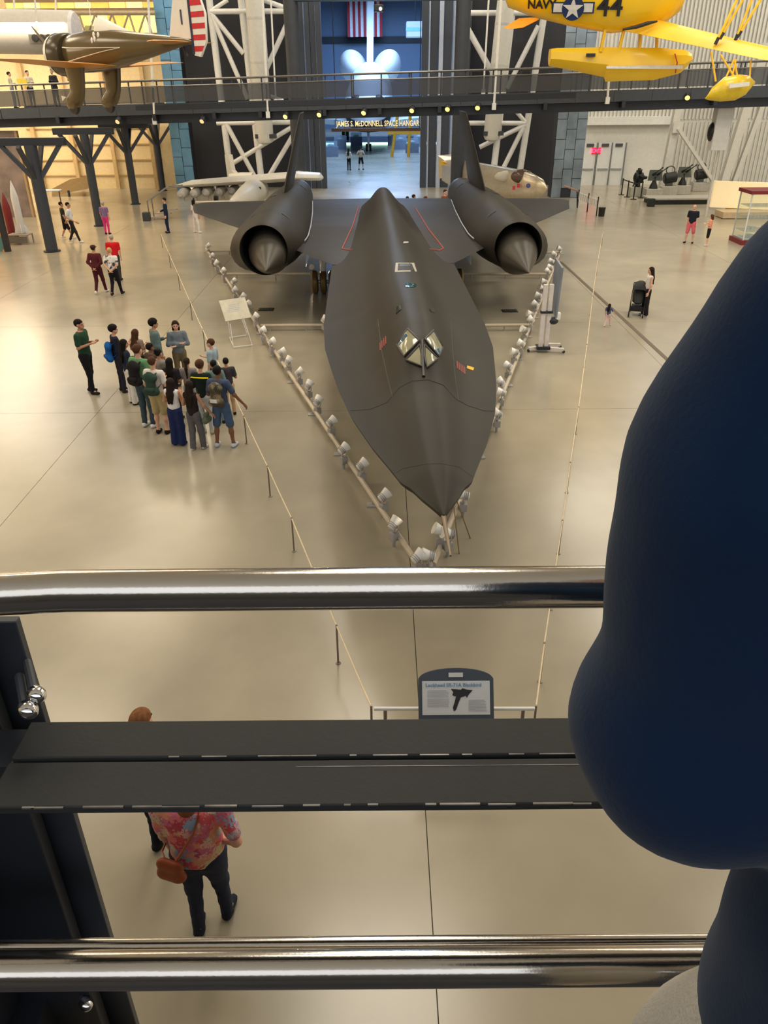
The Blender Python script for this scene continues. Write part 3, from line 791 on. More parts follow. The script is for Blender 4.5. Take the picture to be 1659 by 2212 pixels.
# white hanger rods that carry the walkway
for k, (a, b, lb) in enumerate([((565, -40), (579, 248), 'white hanger rod left of the doorway with a chain end'), ((583, -40), (596, 222), 'thin white hanger rod nearest the doorway on its left'), ((1058, -40), (1044, 199), 'thin white hanger rod right of the doorway'),
                                ((1085, -40), (1067, 230), 'white hanger rod right of the doorway with a clevis end'), ((1330, -40), (1312, 217), 'white hanger rod passing behind the yellow floatplane'), ((318, -40), (334, 262), 'white hanger rod behind the striped tail of the olive fighter'), ((72, -40), (80, 60), 'white hanger rod above the grey fuselage section')]):
    Y = WK(a[0]) + (0 if k in (0, 3, 4, 5) else 2.9)
    pa, pb = P(*a, Y), P(*b, Y)
    h = T('hanger_rod', lb, 'rod', pb, group='rods that carry the walkway')
    h.part('rod', MB().tube(pa, pb, 0.06 if k in (0, 3, 4, 5) else 0.045, n=10), WHITEP, world=True)
    h.part('clevis', MB().box(pb, (.2, .16, .3)), WHITEP, world=True)
# floodlights under the walkway
LAMPY = M('floodlight_lens', (255, 214, 96), 0.3, emit=3.0)
for k, (px, py) in enumerate([(617, 251), (690, 247), (786, 243), (890, 238), (967, 235), (1032, 232), (1485, 210), (255, 262), (437, 261)]):
    p = P(px, py, WK(px) - 0.1)
    t = T('floodlight', 'small floodlight hung under the walkway, %s from the left' % ORD[[2, 3, 4, 5, 6, 7, 8, 0, 1][k]], 'lamp', p - V(0, 0, .15), group='floodlights under the walkway')
    t.part('stem', MB().tube(p + V(0, .1, .06), p + V(0, .25, .5), .025), STEELD, world=True)
    t.part('housing', MB().lathe([(0, .10), (.05, .15), (.26, .16), (.3, .15)], p + V(.06, .18, .12), (-.25, -.8, -.5), 14), STEELD, world=True)
    t.part('lens', MB().lathe([(0, .115), (.02, .10), (.03, .01)], p + V(-.02, -.07, -.03), (-.25, -.8, -.5), 14), LAMPY if k < 7 else M('floodlight_lens_dim', (210, 170, 120), 0.3, emit=1.5), world=True)

# ================================================================ left gallery: lit clerestory, trusses, hanging fuselage
wl_ = T('clerestory', 'band of glowing amber windows high in the left gallery', 'window band', (P(180, 60, 59.6)[0], 59.6, P(180, 76, 59.6)[2]))
AMB = [M('amber_pane_%d' % i, c, 0.5, var=0.35, scale=1.5, emit=e) for i, (c, e) in enumerate([((255, 206, 110), 1.3), ((250, 190, 90), 1.0), ((255, 222, 140), 1.5)])]
for i in range(9):
    x0_, x1_ = 14 + i * 37, 48 + i * 37
    for (r0, r1) in ((30, 77), (2, 20)):
        a, b = P(x0_, r1, 59.6), P(x1_, r0, 59.6)
        wl_.part('pane', MB().box(((a[0] + b[0]) / 2, 59.6, (a[2] + b[2]) / 2), (b[0] - a[0] - .08, .06, b[2] - a[2])), AMB[(i * 2 + (r0 > 10)) % 3], world=True)
for r in (0, 25, 79):
    a, b = P(10, r, 59.5), P(352, r, 59.5)
    wl_.part('rail', MB().box(((a[0] + b[0]) / 2, 59.5, a[2]), (b[0] - a[0], .2, .3)), M('tan_rail', (150, 128, 98), 0.6), world=True)
lt = T('lattice_truss', 'pale lattice roof truss in front of the amber windows', 'truss', (P(180, 70, 57)[0], 57, P(180, 84, 57)[2]))
for r in (28, 84): lt.part('chord', MB().tube(P(150, r, 56.0), P(335, r, 56.0), .12, n=8), M('truss_tan', (176, 160, 132), 0.5), world=True)
for px_ in (160, 240, 325): lt.part('wall_bracket', MB().tube(P(px_, 84, 56.0), P(px_, 84, 56.0) + V(0, 3.8, 0), .07, n=8), MATS['truss_tan'], world=True)
for i in range(10):
    x = 152 + i * 18; lt.part('web', MB().tube(P(x, 28 if i % 2 else 84, 56.0), P(x + 18, 84 if i % 2 else 28, 56.0), .06, n=8), MATS['truss_tan'], world=True)
# vertical pilasters and horizontal siding on the cream gallery wall
for k, px in enumerate((80, 160, 245, 330)):
    a = P(px, 330, 59.7); struct('trim_%d' % (4 + k), MB().box((a[0], 59.7, 4), (.25, .25, 8)), M('tan_pilaster', (196, 168, 120), 0.6))
cs = MB()
for j in range(5):
    z = 0.9 + j * 1.0; cs.box(((P(60, 300, 59.9)[0] + P(345, 300, 59.9)[0]) / 2, 59.92, z), (P(345, 300, 59.9)[0] - P(60, 300, 59.9)[0], .06, .05))
for j in range(5):
    z = 0.9 + j * 1.0
    struct('trim_%d' % (8 + j), MB().box(((P(60, 300, 59.9)[0] + P(345, 300, 59.9)[0]) / 2, 59.92, z), (P(345, 300, 59.9)[0] - P(60, 300, 59.9)[0], .08, .06)), MATS['tan_pilaster'])
# grey fuselage section
fs_ = T('fuselage_section', 'pale grey cylindrical fuselage section with a dark row of portholes', 'fuselage', P(85, 112, 50))
ca, cb = P(-40, 68, 50), P(162, 71, 50); rr_ = 40 / 1660 * 44
fs_.part('barrel', MB().lathe([(0, rr_), (np.linalg.norm(cb - ca), rr_)], ca, cb - ca, 32, caps=False), M('pale_grey_skin', (196, 194, 188), 0.4, var=0.05), world=True)
fs_.part('end_cap', MB().lathe([(0, rr_), (.15, rr_ * .9), (.22, rr_ * .5), (.24, .02)], cb, cb - ca, 32), M('end_white', (206, 204, 210), 0.5), world=True)
wpn = fs_.part('porthole_panel', MB().box(P(98, 82, 50 - rr_ * .93), (66 / 1660 * 44, .12, .5)), M('porthole_frame', (96, 92, 84), 0.5), world=True)
for i in range(4):
    fs_.part('porthole', MB().lathe([(0, .18), (.05, .18), (.06, .02)], P(76 + i * 15, 82, 50 - rr_ * .93 - .07), (0, -1, 0), 14), M('porthole_black', (24, 22, 20), 0.3), wpn, world=True)
for px in (30, 120): fs_.part('sling', MB().tube(P(px, 30, 50), P(px, -40, 50), .05), WHITEP, world=True)

# ---------------------------------------------------------------- olive pursuit fighter hung at upper left
OLIVE = M('olive_drab_gloss', (84, 70, 42), 0.25, var=0.10, scale=1.2, coat=0.4)
YEL = M('aircraft_yellow_orange', (206, 138, 44), 0.35, var=0.06)
WHT = M('aircraft_white', (226, 224, 216), 0.35, var=0.03)
BLK = M('engine_black', (30, 28, 28), 0.4)
nose, tail = P(146, 118, 38.6), P(418, 104, 34.6)
ft = T('pursuit_plane', 'olive open-cockpit fighter with yellow wings and striped rudder hung at upper left', 'aircraft', (nose + tail) / 2 - V(0, 0, 1.8))
ax_ = nrm(tail - nose); Lf = np.linalg.norm(tail - nose); side = nrm(np.cross(ax_, V(0, 0, 1)))   # side points to the near left
upv = nrm(np.cross(side, ax_))
if side[1] > 0: side = -side
def FP(l, s_, u): return nose + ax_ * (l * Lf) + side * s_ + upv * u
prof = [(0.0, .50, .0), (0.06, .66, .0), (.12, .70, .0), (.2, .72, .02), (.32, .72, .05), (.42, .66, .08), (.6, .48, .12), (.8, .28, .18), (.95, .12, .22), (1.0, .05, .22)]
fm = MB(); fm.rings([[FP(l, r * .82 * math.cos(t), u + r * math.sin(t) * (1.0 + .1 * (math.sin(t) > 0))) for t in np.linspace(0, 2 * math.pi, 24, endpoint=False)] for l, r, u in prof])
fz = ft.part('fuselage', fm, OLIVE, world=True, smooth=60)
fm = MB(); fm.rings([[FP(l, r * math.cos(t), r * math.sin(t)) for t in np.linspace(0, 2 * math.pi, 26, endpoint=False)] for l, r in ((-.10, .60), (-.085, .74), (-.05, .80), (.02, .80), (.04, .74))])
ft.part('cowling_ring', fm, M('cowl_olive_dark', (58, 52, 36), .25), world=True)
ft.part('cowling_lip', MB().rings([[FP(l, r * math.cos(t), r * math.sin(t)) for t in np.linspace(0, 2 * math.pi, 26, endpoint=False)] for l, r in ((-.105, .56), (-.10, .63), (-.085, .755), (-.055, .81))], caps=False), WHT, world=True)
ft.part('engine', MB().lathe([(0, .3), (.2, .66), (.7, .66), (.8, .4)], FP(-.09, 0, 0), ax_, 20), BLK, world=True)
ft.part('propeller_hub', MB().lathe([(0, .03), (.15, .12), (.4, .12)], FP(-.15, 0, 0), ax_, 12), CHROME, world=True)
for k in (-1, 1):
    ft.part('propeller_blade', MB().path([FP(-.135, 0, 0), FP(-.135, .35 * k, .55 * k), FP(-.14, .75 * k, 1.05 * k)], [.05, .11, .04], 8, ell=0.3), M('dull_prop', (150, 146, 138), 0.4, metal=.6), world=True)
for k in range(7):
    t0 = 2 * math.pi * k / 7; ft.part('cylinder', MB().tube(FP(-.06, .25 * math.cos(t0), .25 * math.sin(t0)), FP(-.06, .62 * math.cos(t0), .62 * math.sin(t0)), .13, .11, 10), M('cylinder_grey', (64, 60, 58), 0.4, metal=.5), world=True)
ft.part('headrest', MB().rings([[FP(l, w_ * math.cos(t), h_ * math.sin(t) + .62) for t in np.linspace(0, math.pi, 12)] for l, w_, h_ in ((.30, .26, .62), (.33, .28, .66), (.40, .2, .46), (.50, .08, .2), (.55, .02, .06))]), WHT, world=True)
ft.part('windscreen', MB().prism([FP(.19, -.28, .62), FP(.19, .28, .62), FP(.23, .22, .98), FP(.23, -.22, .98)], ax_ * .03), glass('windscreen_glass', (210, 216, 214), .35), world=True)
def wing_mb(root0, root1, tip0, tip1, t0, t1, n=9):
    mb = MB(); R_ = []
    for f in np.linspace(0, 1, n):
        le = root0 + (tip0 - root0) * f; te = root1 + (tip1 - root1) * f
        k = 1.0 if f < .85 else math.sqrt(max(0.02, 1 - ((f - .85) / .15) ** 2)); m_ = (le + te) / 2
        le = m_ + (le - m_) * k; te = m_ + (te - m_) * k; t = (t0 + (t1 - t0) * f) * max(.25, k)
        nn = nrm(np.cross(te - le, tip0 - root0)); nn = nn if nn[2] > 0 else -nn
        fr = [0, .04, .15, .4, .7, 1]; tk = [0, .5, .9, 1, .6, .04]
        R_.append([le + (te - le) * q + nn * t * h for q, h in zip(fr, tk)] + [le + (te - le) * q - nn * t * h * .5 for q, h in list(zip(fr, tk))[::-1]])
    return mb.rings(R_)
ft.part('wing', wing_mb(FP(.10, .4, -.52), FP(.46, .4, -.5), FP(.14, 4.6, -.28), FP(.36, 4.6, -.28), .16, .05), YEL, world=True)
ft.part('wing', wing_mb(FP(.10, -.4, -.52), FP(.46, -.4, -.5), FP(.14, -4.6, -.28), FP(.36, -4.6, -.28), .16, .05), YEL, world=True)
ft.part('stabiliser', wing_mb(FP(.80, .12, .2), FP(1.0, .1, .2), FP(.86, 1.5, .22), FP(.98, 1.5, .22), .10, .04), YEL, world=True)
ft.part('stabiliser', wing_mb(FP(.80, -.12, .2), FP(1.0, -.1, .2), FP(.86, -1.5, .22), FP(.98, -1.5, .22), .10, .04), YEL, world=True)
fin_ = ft.part('fin', MB().prism([FP(.84, -.04, .35), FP(1.0, -.04, .3), FP(1.0, -.04, 2.1), FP(.95, -.04, 2.2), FP(.90, -.04, 1.7)], side * .08), WHT, world=True)
ft.part('fin_numeral', text_mb('1', .7, FP(.945, .05, 1.0), -ax_ if False else ax_, upv, .03), M('numeral_blue', (60, 66, 96), .5), fin_, world=True, smooth=None)
rud = ft.part('rudder', MB().prism([FP(1.01, -.05, -.25), FP(1.05, -.05, -.3), FP(1.10, -.05, .2), FP(1.11, -.05, 1.1), FP(1.07, -.05, 1.9), FP(1.01, -.05, 2.15)], side * .10), WHT, world=True)
REDP = M('rudder_red', (196, 42, 56), .4)
def rw(u): return ip(u, [(-.3, 1.05), (.2, 1.098), (1.1, 1.108), (1.9, 1.068), (2.15, 1.012)])
for j in range(6):
    u0 = -.12 + j * .37; u1 = u0 + .18
    ft.part('rudder_stripe', MB().prism([FP(1.012, -.06, u0), FP(rw(u0) - .001, -.06, u0), FP(rw(u1) - .001, -.06, u1), FP(1.012, -.06, u1)], side * .12), REDP, rud, world=True)
ft.part('rudder_stripe', MB().prism([FP(1.0, -.07, -.2), FP(1.014, -.07, -.2), FP(1.014, -.07, 2.12), FP(1.0, -.07, 2.12)], side * .14), M('rudder_blue', (40, 46, 76), .4), rud, world=True)
# white flash along the flank and a winged badge
def flank(l, t, lift=.012):
    ls, rs, us = zip(*prof); r = float(np.interp(l, ls, rs)) + lift; u = float(np.interp(l, ls, us)); return FP(l, r * .82 * math.cos(t), u + r * math.sin(t) * (1.0 + .1 * (math.sin(t) > 0)))
for tt0, tt1 in ((.32, .04), (-.50, .02)):
    pts = [flank(l, tt0 + (tt1 - tt0) * ((l - .06) / .46) ** .7) for l in np.linspace(.06, .52, 14)]
    ft.part('white_flash', MB().path(pts, np.linspace(.055, .02, 14), 8, ell=.5), WHT, fz, world=True)
for dl, dt in ((-.015, .16), (.02, .14), (.0, -.08), (-.02, -.14)):
    ft.part('badge_mark', MB().ball(flank(.335 + dl, .62 + dt, 0.0), (.06, .06, .12), 8, 6), WHT, fz, world=True)
for sd in (1, -1):
    sx = .95 * sd
    ft.part('gear_spat', MB().rings([[FP(l, sx + w_ * math.cos(t), u + h_ * 0 ) + ax_ * (cw * math.sin(t)) for t in np.linspace(0, 2 * math.pi, 16, endpoint=False)] for l, w_, cw, u, h_ in ((.2, .14, .62, -.5, 0), (.2, .13, .5, -1.0, 0), (.19, .13, .46, -1.4, 0), (.16, .18, .55, -1.65, 0), (.14, .17, .5, -1.9, 0), (.13, .08, .3, -2.05, 0))]), OLIVE, world=True)
    ft.part('wheel', MB().lathe([(-.08, .15), (-.08, .26), (0, .3), (.08, .26), (.08, .15)], FP(.14, sx, -1.98), side, 18), BLK, world=True)
    ft.part('spat_chevron', MB().prism([FP(.075, sx + .17 * sd, -1.55), FP(.075, sx + .17 * sd, -1.75), FP(.12, sx + .2 * sd, -1.6)], side * .03), WHT, world=True)
ft.part('tail_wheel', MB().tube(FP(.93, 0, .05), FP(.95, 0, -.25), .05), BLK, world=True)
for l in (.25, .9): ft.part('sling_wire', MB().tube(FP(l, 0, .7), FP(l, 0, .7) + V(0, 0, 3.5), .015), WHITEP, world=True)

# ---------------------------------------------------------------- yellow floatplane hung at upper right
FY = M('floatplane_yellow', (255, 204, 26), 0.3, var=0.06, scale=1.0, coat=0.3)
FY2 = M('floatplane_wing_yellow', (250, 194, 50), 0.4, var=0.08, scale=1.0)
YF = 37.0
fp = T('floatplane', 'yellow floatplane with a star emblem hung at upper right', 'aircraft', P(1300, 178, YF))
def PF(px, py, dy=0.0): return P(px, py, YF + dy)
outline = [(1088, -30, .25, .25), (1100, -22, .6, .5), (1160, -16, .85, .7), (1240, -16, 1.15, .95), (1330, -18, 1.42, 1.1), (1400, -22, 1.35, 1.1), (1445, -24, 1.15, 1.05), (1470, -25, .85, .85), (1474, -25, .5, .5)]
fm = MB(); fm.rings([[PF(x, y, -.3 * (x - 1280) / 200) + V(0, w_ * math.cos(t), h_ * math.sin(t)) for t in np.linspace(0, 2 * math.pi, 28, endpoint=False)] for x, y, h_, w_ in outline])
fy = fp.part('fuselage', fm, FY, world=True, smooth=60)
ybv = BVHTree.FromPolygons([Vector(v) for v in fm.v], [f for f in fm.f if len(f) == 4])
def on_f(px, py, lift=.012):
    h_, n_, i_, d_ = ybv.ray_cast(Vector(EYE), Vector(ray(px, py)).normalized())
    return None if h_ is None else np.array(h_) - nrm(ray(px, py)) * lift
def f_text(body, px, py, size, m, nm, dep=.03):
    o_ = on_f(px, py); q_ = on_f(px + 8, py); r_ = on_f(px, py - 6)
    if o_ is None or q_ is None: return
    axx = nrm(q_ - o_); upp = nrm((r_ - o_) if r_ is not None else V(0, 0, 1)); upp = nrm(upp - axx * (upp @ axx))
    mb = text_mb(body, size, o_ + np.cross(axx, upp) * .02, axx, upp, dep, bold=.012); fp.part(nm, mb, m, fy, world=True, smooth=None)
INK = M('marking_black', (30, 30, 34), .5)
f_text('NAVY', 1170, 10, .42, INK, 'lettering'); f_text('44', 1318, 15, 1.0, INK, 'numerals')
o_ = on_f(1238, 17)
if o_ is not None:
    q_, r_ = on_f(1248, 17), on_f(1238, 9)
    ax2 = nrm(q_ - o_); up2 = nrm(r_ - o_); up2 = nrm(up2 - ax2 * (ax2 @ up2)); nn2 = np.cross(ax2, up2); nn2 = nn2 if nn2[1] < 0 else -nn2
    NB = M('emblem_blue', (34, 52, 96), .5); NW = M('emblem_white', (228, 226, 220), .5)
    O_ = o_ + nn2 * .03
    fp.part('emblem_bar', MB().prism([O_ + ax2 * a + up2 * b for a, b in ((-.82, -.18), (.82, -.18), (.82, .22), (-.82, .22))], nn2 * .02), NB, fy, world=True)
    fp.part('emblem_bar_white', MB().prism([O_ + nn2 * .015 + ax2 * a + up2 * b for a, b in ((-.76, -.13), (.76, -.13), (.76, .17), (-.76, .17))], nn2 * .02), NW, fy, world=True)
    fp.part('emblem_disc', MB().prism([O_ + nn2 * .03 + .43 * (math.cos(t) * ax2 + math.sin(t) * up2) for t in np.linspace(0, 2 * math.pi, 28, endpoint=False)], nn2 * .02), NB, fy, world=True)
    fp.part('emblem_star', MB().prism([O_ + nn2 * .05 + (.41 if k % 2 == 0 else .16) * (math.sin(k * math.pi / 5) * ax2 + math.cos(k * math.pi / 5) * up2) for k in range(10)], nn2 * .02), NW, fy, world=True, smooth=None)
fp.part('stabiliser', wing_mb(PF(1165, 42, -.3), PF(1120, 40, -.3), PF(1125, 62, -2.2), PF(1083, 63, -2.2), .06, .03), M('tailplane_orange', (236, 140, 34), .4), world=True)
wr0, wr1 = PF(1425, 48, -.6), PF(1345, 66, -.6)
wtp0, wtp1 = P(1760, 126, 32.5), P(1700, 140, 32.5)
fp.part('wing', wing_mb(wr0, wr1, wtp0, wtp1, .20, .07), FY2, world=True)
ctr = PF(1385, -25, -.3); mir = lambda p: V(p[0] + (ctr[0] - p[0]) * 2 + (p[0] - ctr[0]) * 1.0 - 0.0, 0, 0)
wv = (wtp0 + wtp1) / 2 - (wr0 + wr1) / 2
fp.part('wing', wing_mb(wr0 + V(-.1, 1.5, .1), wr1 + V(-.1, 1.5, .1), wr0 + V(-3.5, 6.5, 1.6), wr1 + V(-2.6, 6.5, 1.6), .20, .07), FY2, world=True)
fp.part('wing_root_fairing', MB().path([PF(1345, 64, -1.15), PF(1375, 58, -1.2), PF(1400, 50, -1.22), PF(1420, 46, -1.2)], [.04, .07, .07, .03], 8), M('walkway_black', (46, 42, 38), .7), world=True)
# main float
fl_out = [(1187, 124, .30, .30), (1200, 124, .33, .33), (1308, 134, .52, .42), (1312, 139, .60, .45), (1417, 138, .56, .45), (1473, 133, .40, .36), (1490, 128, .18, .2), (1496, 127, .05, .05)]
fm = MB(); R_ = []
for x, y, h_, w_ in fl_out:
    c_ = PF(x, y, -.3 * (x - 1340) / 200)
    R_.append([c_ + V(0, w_ * a, h_ * b) for a, b in ((-.75, 1), (.75, 1), (1, .55), (1, -.2), (.55, -.75), (0, -1.05), (-.55, -.75), (-1, -.2), (-1, .55))])
fm.rings(R_)
flt = fp.part('main_float', fm, FY, world=True, smooth=25)
fp.part('float_stripe', MB().hexa([PF(1310, 142.5, -.62), PF(1476, 141, -.75), PF(1476, 141, -.70), PF(1310, 142.5, -.50), PF(1310, 148, -.62), PF(1474, 149, -.72), PF(1474, 149, -.67), PF(1310, 148, -.50)]), NW if o_ is not None else WHT, flt, world=True)
for x, y in ((1276, 119), (1390, 122), (1421, 124), (1470, 125)):
    c_ = PF(x, y, -.42); fp.part('float_hatch', MB().box(c_, (.36, .12, .12)), INK, flt, world=True)
fp.part('float_band', MB().path([PF(1458, 116, -.62), PF(1463, 135, -.74), PF(1459, 158, -.5)], .025, 6), M('band_red', (196, 60, 40), .5), flt, world=True)
for (a, b) in (((1308, 60), (1297, 112)), ((1347, 68), (1333, 124)), ((1383, 70), (1381, 114)), ((1420, 60), (1418, 116))):
    fp.part('float_strut', MB().path([PF(*a, -.3), PF(*b, -.3)], .07, 8, ell=1.6), FY, world=True)
# wing-tip float
fm = MB(); R_ = []
for x, y, r_ in ((1528, 212, .05), (1536, 203, .22), (1560, 193, .42), (1592, 189, .44), (1615, 184, .32), (1627, 179, .08)):
    R_.append([P(x, y, 33.5) + V(.1 * math.cos(t), .8 * r_ * math.cos(t), r_ * math.sin(t)) for t in np.linspace(0, 2 * math.pi, 18, endpoint=False)])
fm.rings(R_); tipf = fp.part('tip_float', fm, M('tip_float_yellow', (222, 190, 30), .35, coat=.3), world=True, smooth=60)
fp.part('float_stripe', MB().bar(P(1575, 186, 33.0), P(1618, 181, 33.0), .08, .14), WHT, tipf, world=True)
for a, b in (((1536, 111), (1546, 176)), ((1586, 128), (1566, 172)), ((1586, 128), (1594, 172)), ((1622, 130), (1619, 176)), ((1590, 128), (1580, 172)), ((1556, 118), (1590, 172))):
    fp.part('tip_float_strut', MB().tube(P(*a, 33.6), P(*b, 33.5), .035, n=8), FY2, world=True)
for a, b in (((1606, -30), (1545, 96)), ((1622, -30), (1555, 84)), ((1636, -30), (1588, 88)), ((1662, -30), (1593, 80))):
    st_ = fp.part('hanging_strap', MB().tube(P(*a, 34.2), P(*b, 34.2), .05, n=8), FY, world=True)
    q_ = P(*b, 34.2); p_ = P(*a, 34.2); fp.part('strap_buckle', MB().tube(q_, q_ + (p_ - q_) * .12, .065, n=8), INK, st_, world=True)
# ================================================================ light rails under the jet
RAILM = M('pale_painted_pipe', (196, 182, 160), 0.4, var=0.06)
LAMPW = M('lamp_white', (246, 242, 234), 0.35, var=0.03)
LAMPG = M('lamp_grey', (168, 164, 160), 0.45, var=0.05)
LENS_ON = M('lamp_lens_lit', (255, 224, 120), 0.3, emit=5.0)
LENS_OFF = M('lamp_lens_unlit', (214, 200, 170), 0.1, emit=0.0)
LENS_DIM = M('lamp_lens_warm', (255, 226, 170), 0.3, emit=4.0)
zr = 0.16
Lr = [G(x, y, zr) for x, y in ((902, 1218), (445, 537))]
Rr_ = [G(x, y, zr) for x, y in ((936, 1219), (1212, 541))]
def light_rail(lb, pts, crosses):
    t = T('light_rail', lb, 'rail', (pts[0] + pts[1]) / 2 * V(1, 1, 0))
    p, q = pts
    t.part('pipe', MB().tube(p, q, 0.045, n=12), RAILM, world=True)
    n = 12
    for i in range(n + 1):
        c = p + (q - p) * i / n
        f = t.part('foot', MB().box(c * V(1, 1, 0) + V(0, 0, .012), (.22, .16, .024)).tube(c * V(1, 1, 0), c, .025, n=8), LAMPG, world=True)
    for a, b in crosses:
        t.part('cross_pipe', MB().tube(G(*a, zr), G(*b, zr), 0.045, n=10), RAILM, world=True)
        for k in (.1, .5, .9):
            c = G(*a, zr) * (1 - k) + G(*b, zr) * k; t.part('foot', MB().tube(c * V(1, 1, 0), c, .025, n=8), LAMPG, world=True)
    return t
light_rail('pale floor pipe rail carrying spotlights along the left of the black jet', Lr, [((563, 703), (760, 702)), ((490, 592), (700, 591)), ((450, 543), (540, 541))])
light_rail('pale floor pipe rail carrying spotlights along the right of the black jet', Rr_, [((1150, 702), (1030, 703)), ((1186, 592), (1000, 592)), ((1206, 545), (1150, 546))])
# one spotlight of each kind, copied along the rails
hd = MB().lathe([(-.10, .03), (-.09, .06), (0, .075), (.08, .095), (.11, .1), (.11, .085)], (0, 0, 0), (1, 0, 0), 18, caps=True)
ln = MB().lathe([(.095, .085), (.106, .06), (.11, .005)], (0, 0, 0), (1, 0, 0), 18)
yk = MB().path([(0, .09, 0), (0, .11, -.05), (0, .06, -.15), (0, -.06, -.15), (0, -.11, -.05), (0, -.09, 0)], .012, 6)
bx_ = MB().box((0, 0, -.23), (.13, .11, .14)).tube((0, 0, -.16), (0, 0, -.14), .03)
fins = MB()
for k in range(3): fins.lathe([(-.004, .055), (-.004, .085), (.004, .085), (.004, .055)], (-.07 + k * .03, 0, 0), (1, 0, 0), 14, caps=False)
ME = {k: mesh_of(k, m_.v, m_.f, mt, 40) for k, m_, mt in (('housing', hd, LAMPW), ('yoke', yk, LAMPG), ('ballast_box', bx_, LAMPG), ('cooling_fin', fins, LAMPG), ('lens_on', ln, LENS_ON), ('lens_off', ln, LENS_OFF), ('lens_dim', ln, LENS_DIM))}
def spot(label, px, py, face, tilt, lit, grp):
    z = 0.42; p = G(px, py, z)
    t = T('spotlight', label, 'lamp', p * V(1, 1, 0), face, grp)
    head = t.share('housing', ME['housing'], loc=(0, 0, z)); head.rotation_euler = (0, -tilt, 0)
    l = link('lens', ME[('lens_off', 'lens_dim', 'lens_on')[lit]], head)
    c = link('cooling_fin', ME['cooling_fin'], head)
    t.share('yoke', ME['yoke'], loc=(0, 0, z)); t.share('ballast_box', ME['ballast_box'], loc=(0, 0, z))
    leg_ = t.part('leg', MB().tube((0, 0, 0), (0, 0, z - .29), .03, n=8), LAMPG)
    if lit == 2:
        L_ = bpy.data.lights.new('spotlight_beam', 'SPOT'); L_.energy = 70; L_.spot_size = math.radians(80); L_.spot_blend = .8; L_.color = (1, .82, .58); L_.shadow_soft_size = .08
        lo_ = bpy.data.objects.new('spotlight_beam', L_); COL.objects.link(lo_); lo_.parent = head; lo_.location = (.13, 0, 0); lo_.rotation_euler = (0, -math.pi / 2, 0)
LS = [(902, 1203, 2), (851, 1131, 0), (829, 1071, 1), (781, 1004, 0), (741, 970, 1), (715, 911, 1), (685, 866, 1), (666, 832, 2), (646, 804, 2), (622, 780, 0), (608, 760, 1), (586, 738, 1), (566, 713, 0), (551, 684, 1), (534, 657, 1), (524, 641, 1), (507, 626, 0), (504, 608, 2), (481, 585, 0), (467, 568, 0), (457, 553, 1), (449, 531, 2)]
for k, (x, y, l) in enumerate(LS):
    spot('white spotlight on the left floor rail, %s from the nose end' % ORD[k], x, y, math.radians(random.uniform(15, 50)), math.radians(random.uniform(15, 40)), l, 'spotlights on the left floor rail')
RS = [(926, 1200, 0), (951, 1146, 2), (969, 1152, 0), (1002, 1069, 0), (1075, 893, 1), (1084, 848, 0), (1083, 826, 1), (1099, 791, 2), (1112, 760, 2), (1127, 742, 0), (1133, 712, 2), (1148, 691, 0), (1146, 678, 2), (1157, 657, 1), (1164, 638, 1), (1170, 622, 1), (1176, 608, 2), (1184, 586, 1), (1189, 577, 1), (1192, 564, 1), (1198, 549, 1), (1209, 537, 2)]
for k, (x, y, l) in enumerate(RS):
    spot('white spotlight on the right floor rail, %s from the nose end' % ORD[k], x, y, math.radians(180 - random.uniform(-20, 40)), math.radians(random.uniform(10, 35)), l, 'spotlights on the right floor rail')
spot('dazzling spotlight beside the golden landing-gear wheels', 672, 578, math.radians(-70), math.radians(25), 2, None)
spot('small grey spotlight by the left cross pipe under the jet', 700, 690, math.radians(40), math.radians(40), 0, None)

# ================================================================ rope barrier with reader rail
ROPE = M('barrier_cord', (222, 202, 170), 0.7)
POSTM = M('barrier_post', (128, 118, 106), 0.4, metal=.5)
def barrier(lb, px):
    pts = [G(x, y, .6) for x, y in px]
    t = T('rope_barrier', lb, 'barrier', pts[0] * V(1, 1, 0))
    for p in pts:
        q = p * V(1, 1, 0)
        po = t.part('post', MB().tube(q, q + V(0, 0, .62), .013, n=8), POSTM, world=True)
        t.part('base', MB().lathe([(0, .035), (.008, .034), (.015, .014)], q, (0, 0, 1), 14), POSTM, po, world=True)
    for a, b in zip(pts[:-1], pts[1:]):
        m_ = (a + b) / 2 - V(0, 0, .015); t.part('cord', MB().path([a, (a + m_) / 2 - V(0, 0, .004), m_, (b + m_) / 2 - V(0, 0, .004), b], .010, 6), ROPE, world=True)
barrier('low cord barrier on thin posts to the left of the black jet', [(802, 1527), (727, 1352), (630, 1120), (578, 1008), (527, 900), (478, 797), (438, 712), (410, 650), (384, 590), (364, 545), (347, 505)])
barrier('low cord barrier on thin posts to the right of the black jet', [(1158, 1527), (1176, 1390), (1198, 1240), (1215, 1125), (1232, 1000), (1250, 880), (1268, 745), (1280, 640), (1292, 560), (1303, 500)])
rr0, rr1 = G(808, 1531, .6), G(1155, 1531, .6)
rd = T('reader_rail', 'arched grey information panel on a white rail in front of the nose', 'sign', (rr0 + rr1) / 2 * V(1, 1, 0))
rd.part('rail', MB().tube(rr0, rr1, .022, n=10), WHITEP, world=True)
for k in (.07, .93):
    q = rr0 * (1 - k) + rr1 * k; rd.part('post', MB().tube(q * V(1, 1, 0), q, .02, n=8), POSTM, world=True)
upn = nrm(V(0, .55, .83)); xn = V(1, 0, 0); nn_ = np.cross(xn, upn)
cen = P(985, 1497, 6.12)
hw, hh_ = .395, .27
arch = [(-hw, -hh_), (hw, -hh_), (hw, hh_ * .55)] + [(hw * math.cos(t) * .98, hh_ * .55 + .11 * math.sin(t)) for t in np.linspace(.25, math.pi - .25, 14)] + [(-hw, hh_ * .55)]
SLATE = M('slate_grey_sign', (76, 84, 96), 0.5, var=.04)
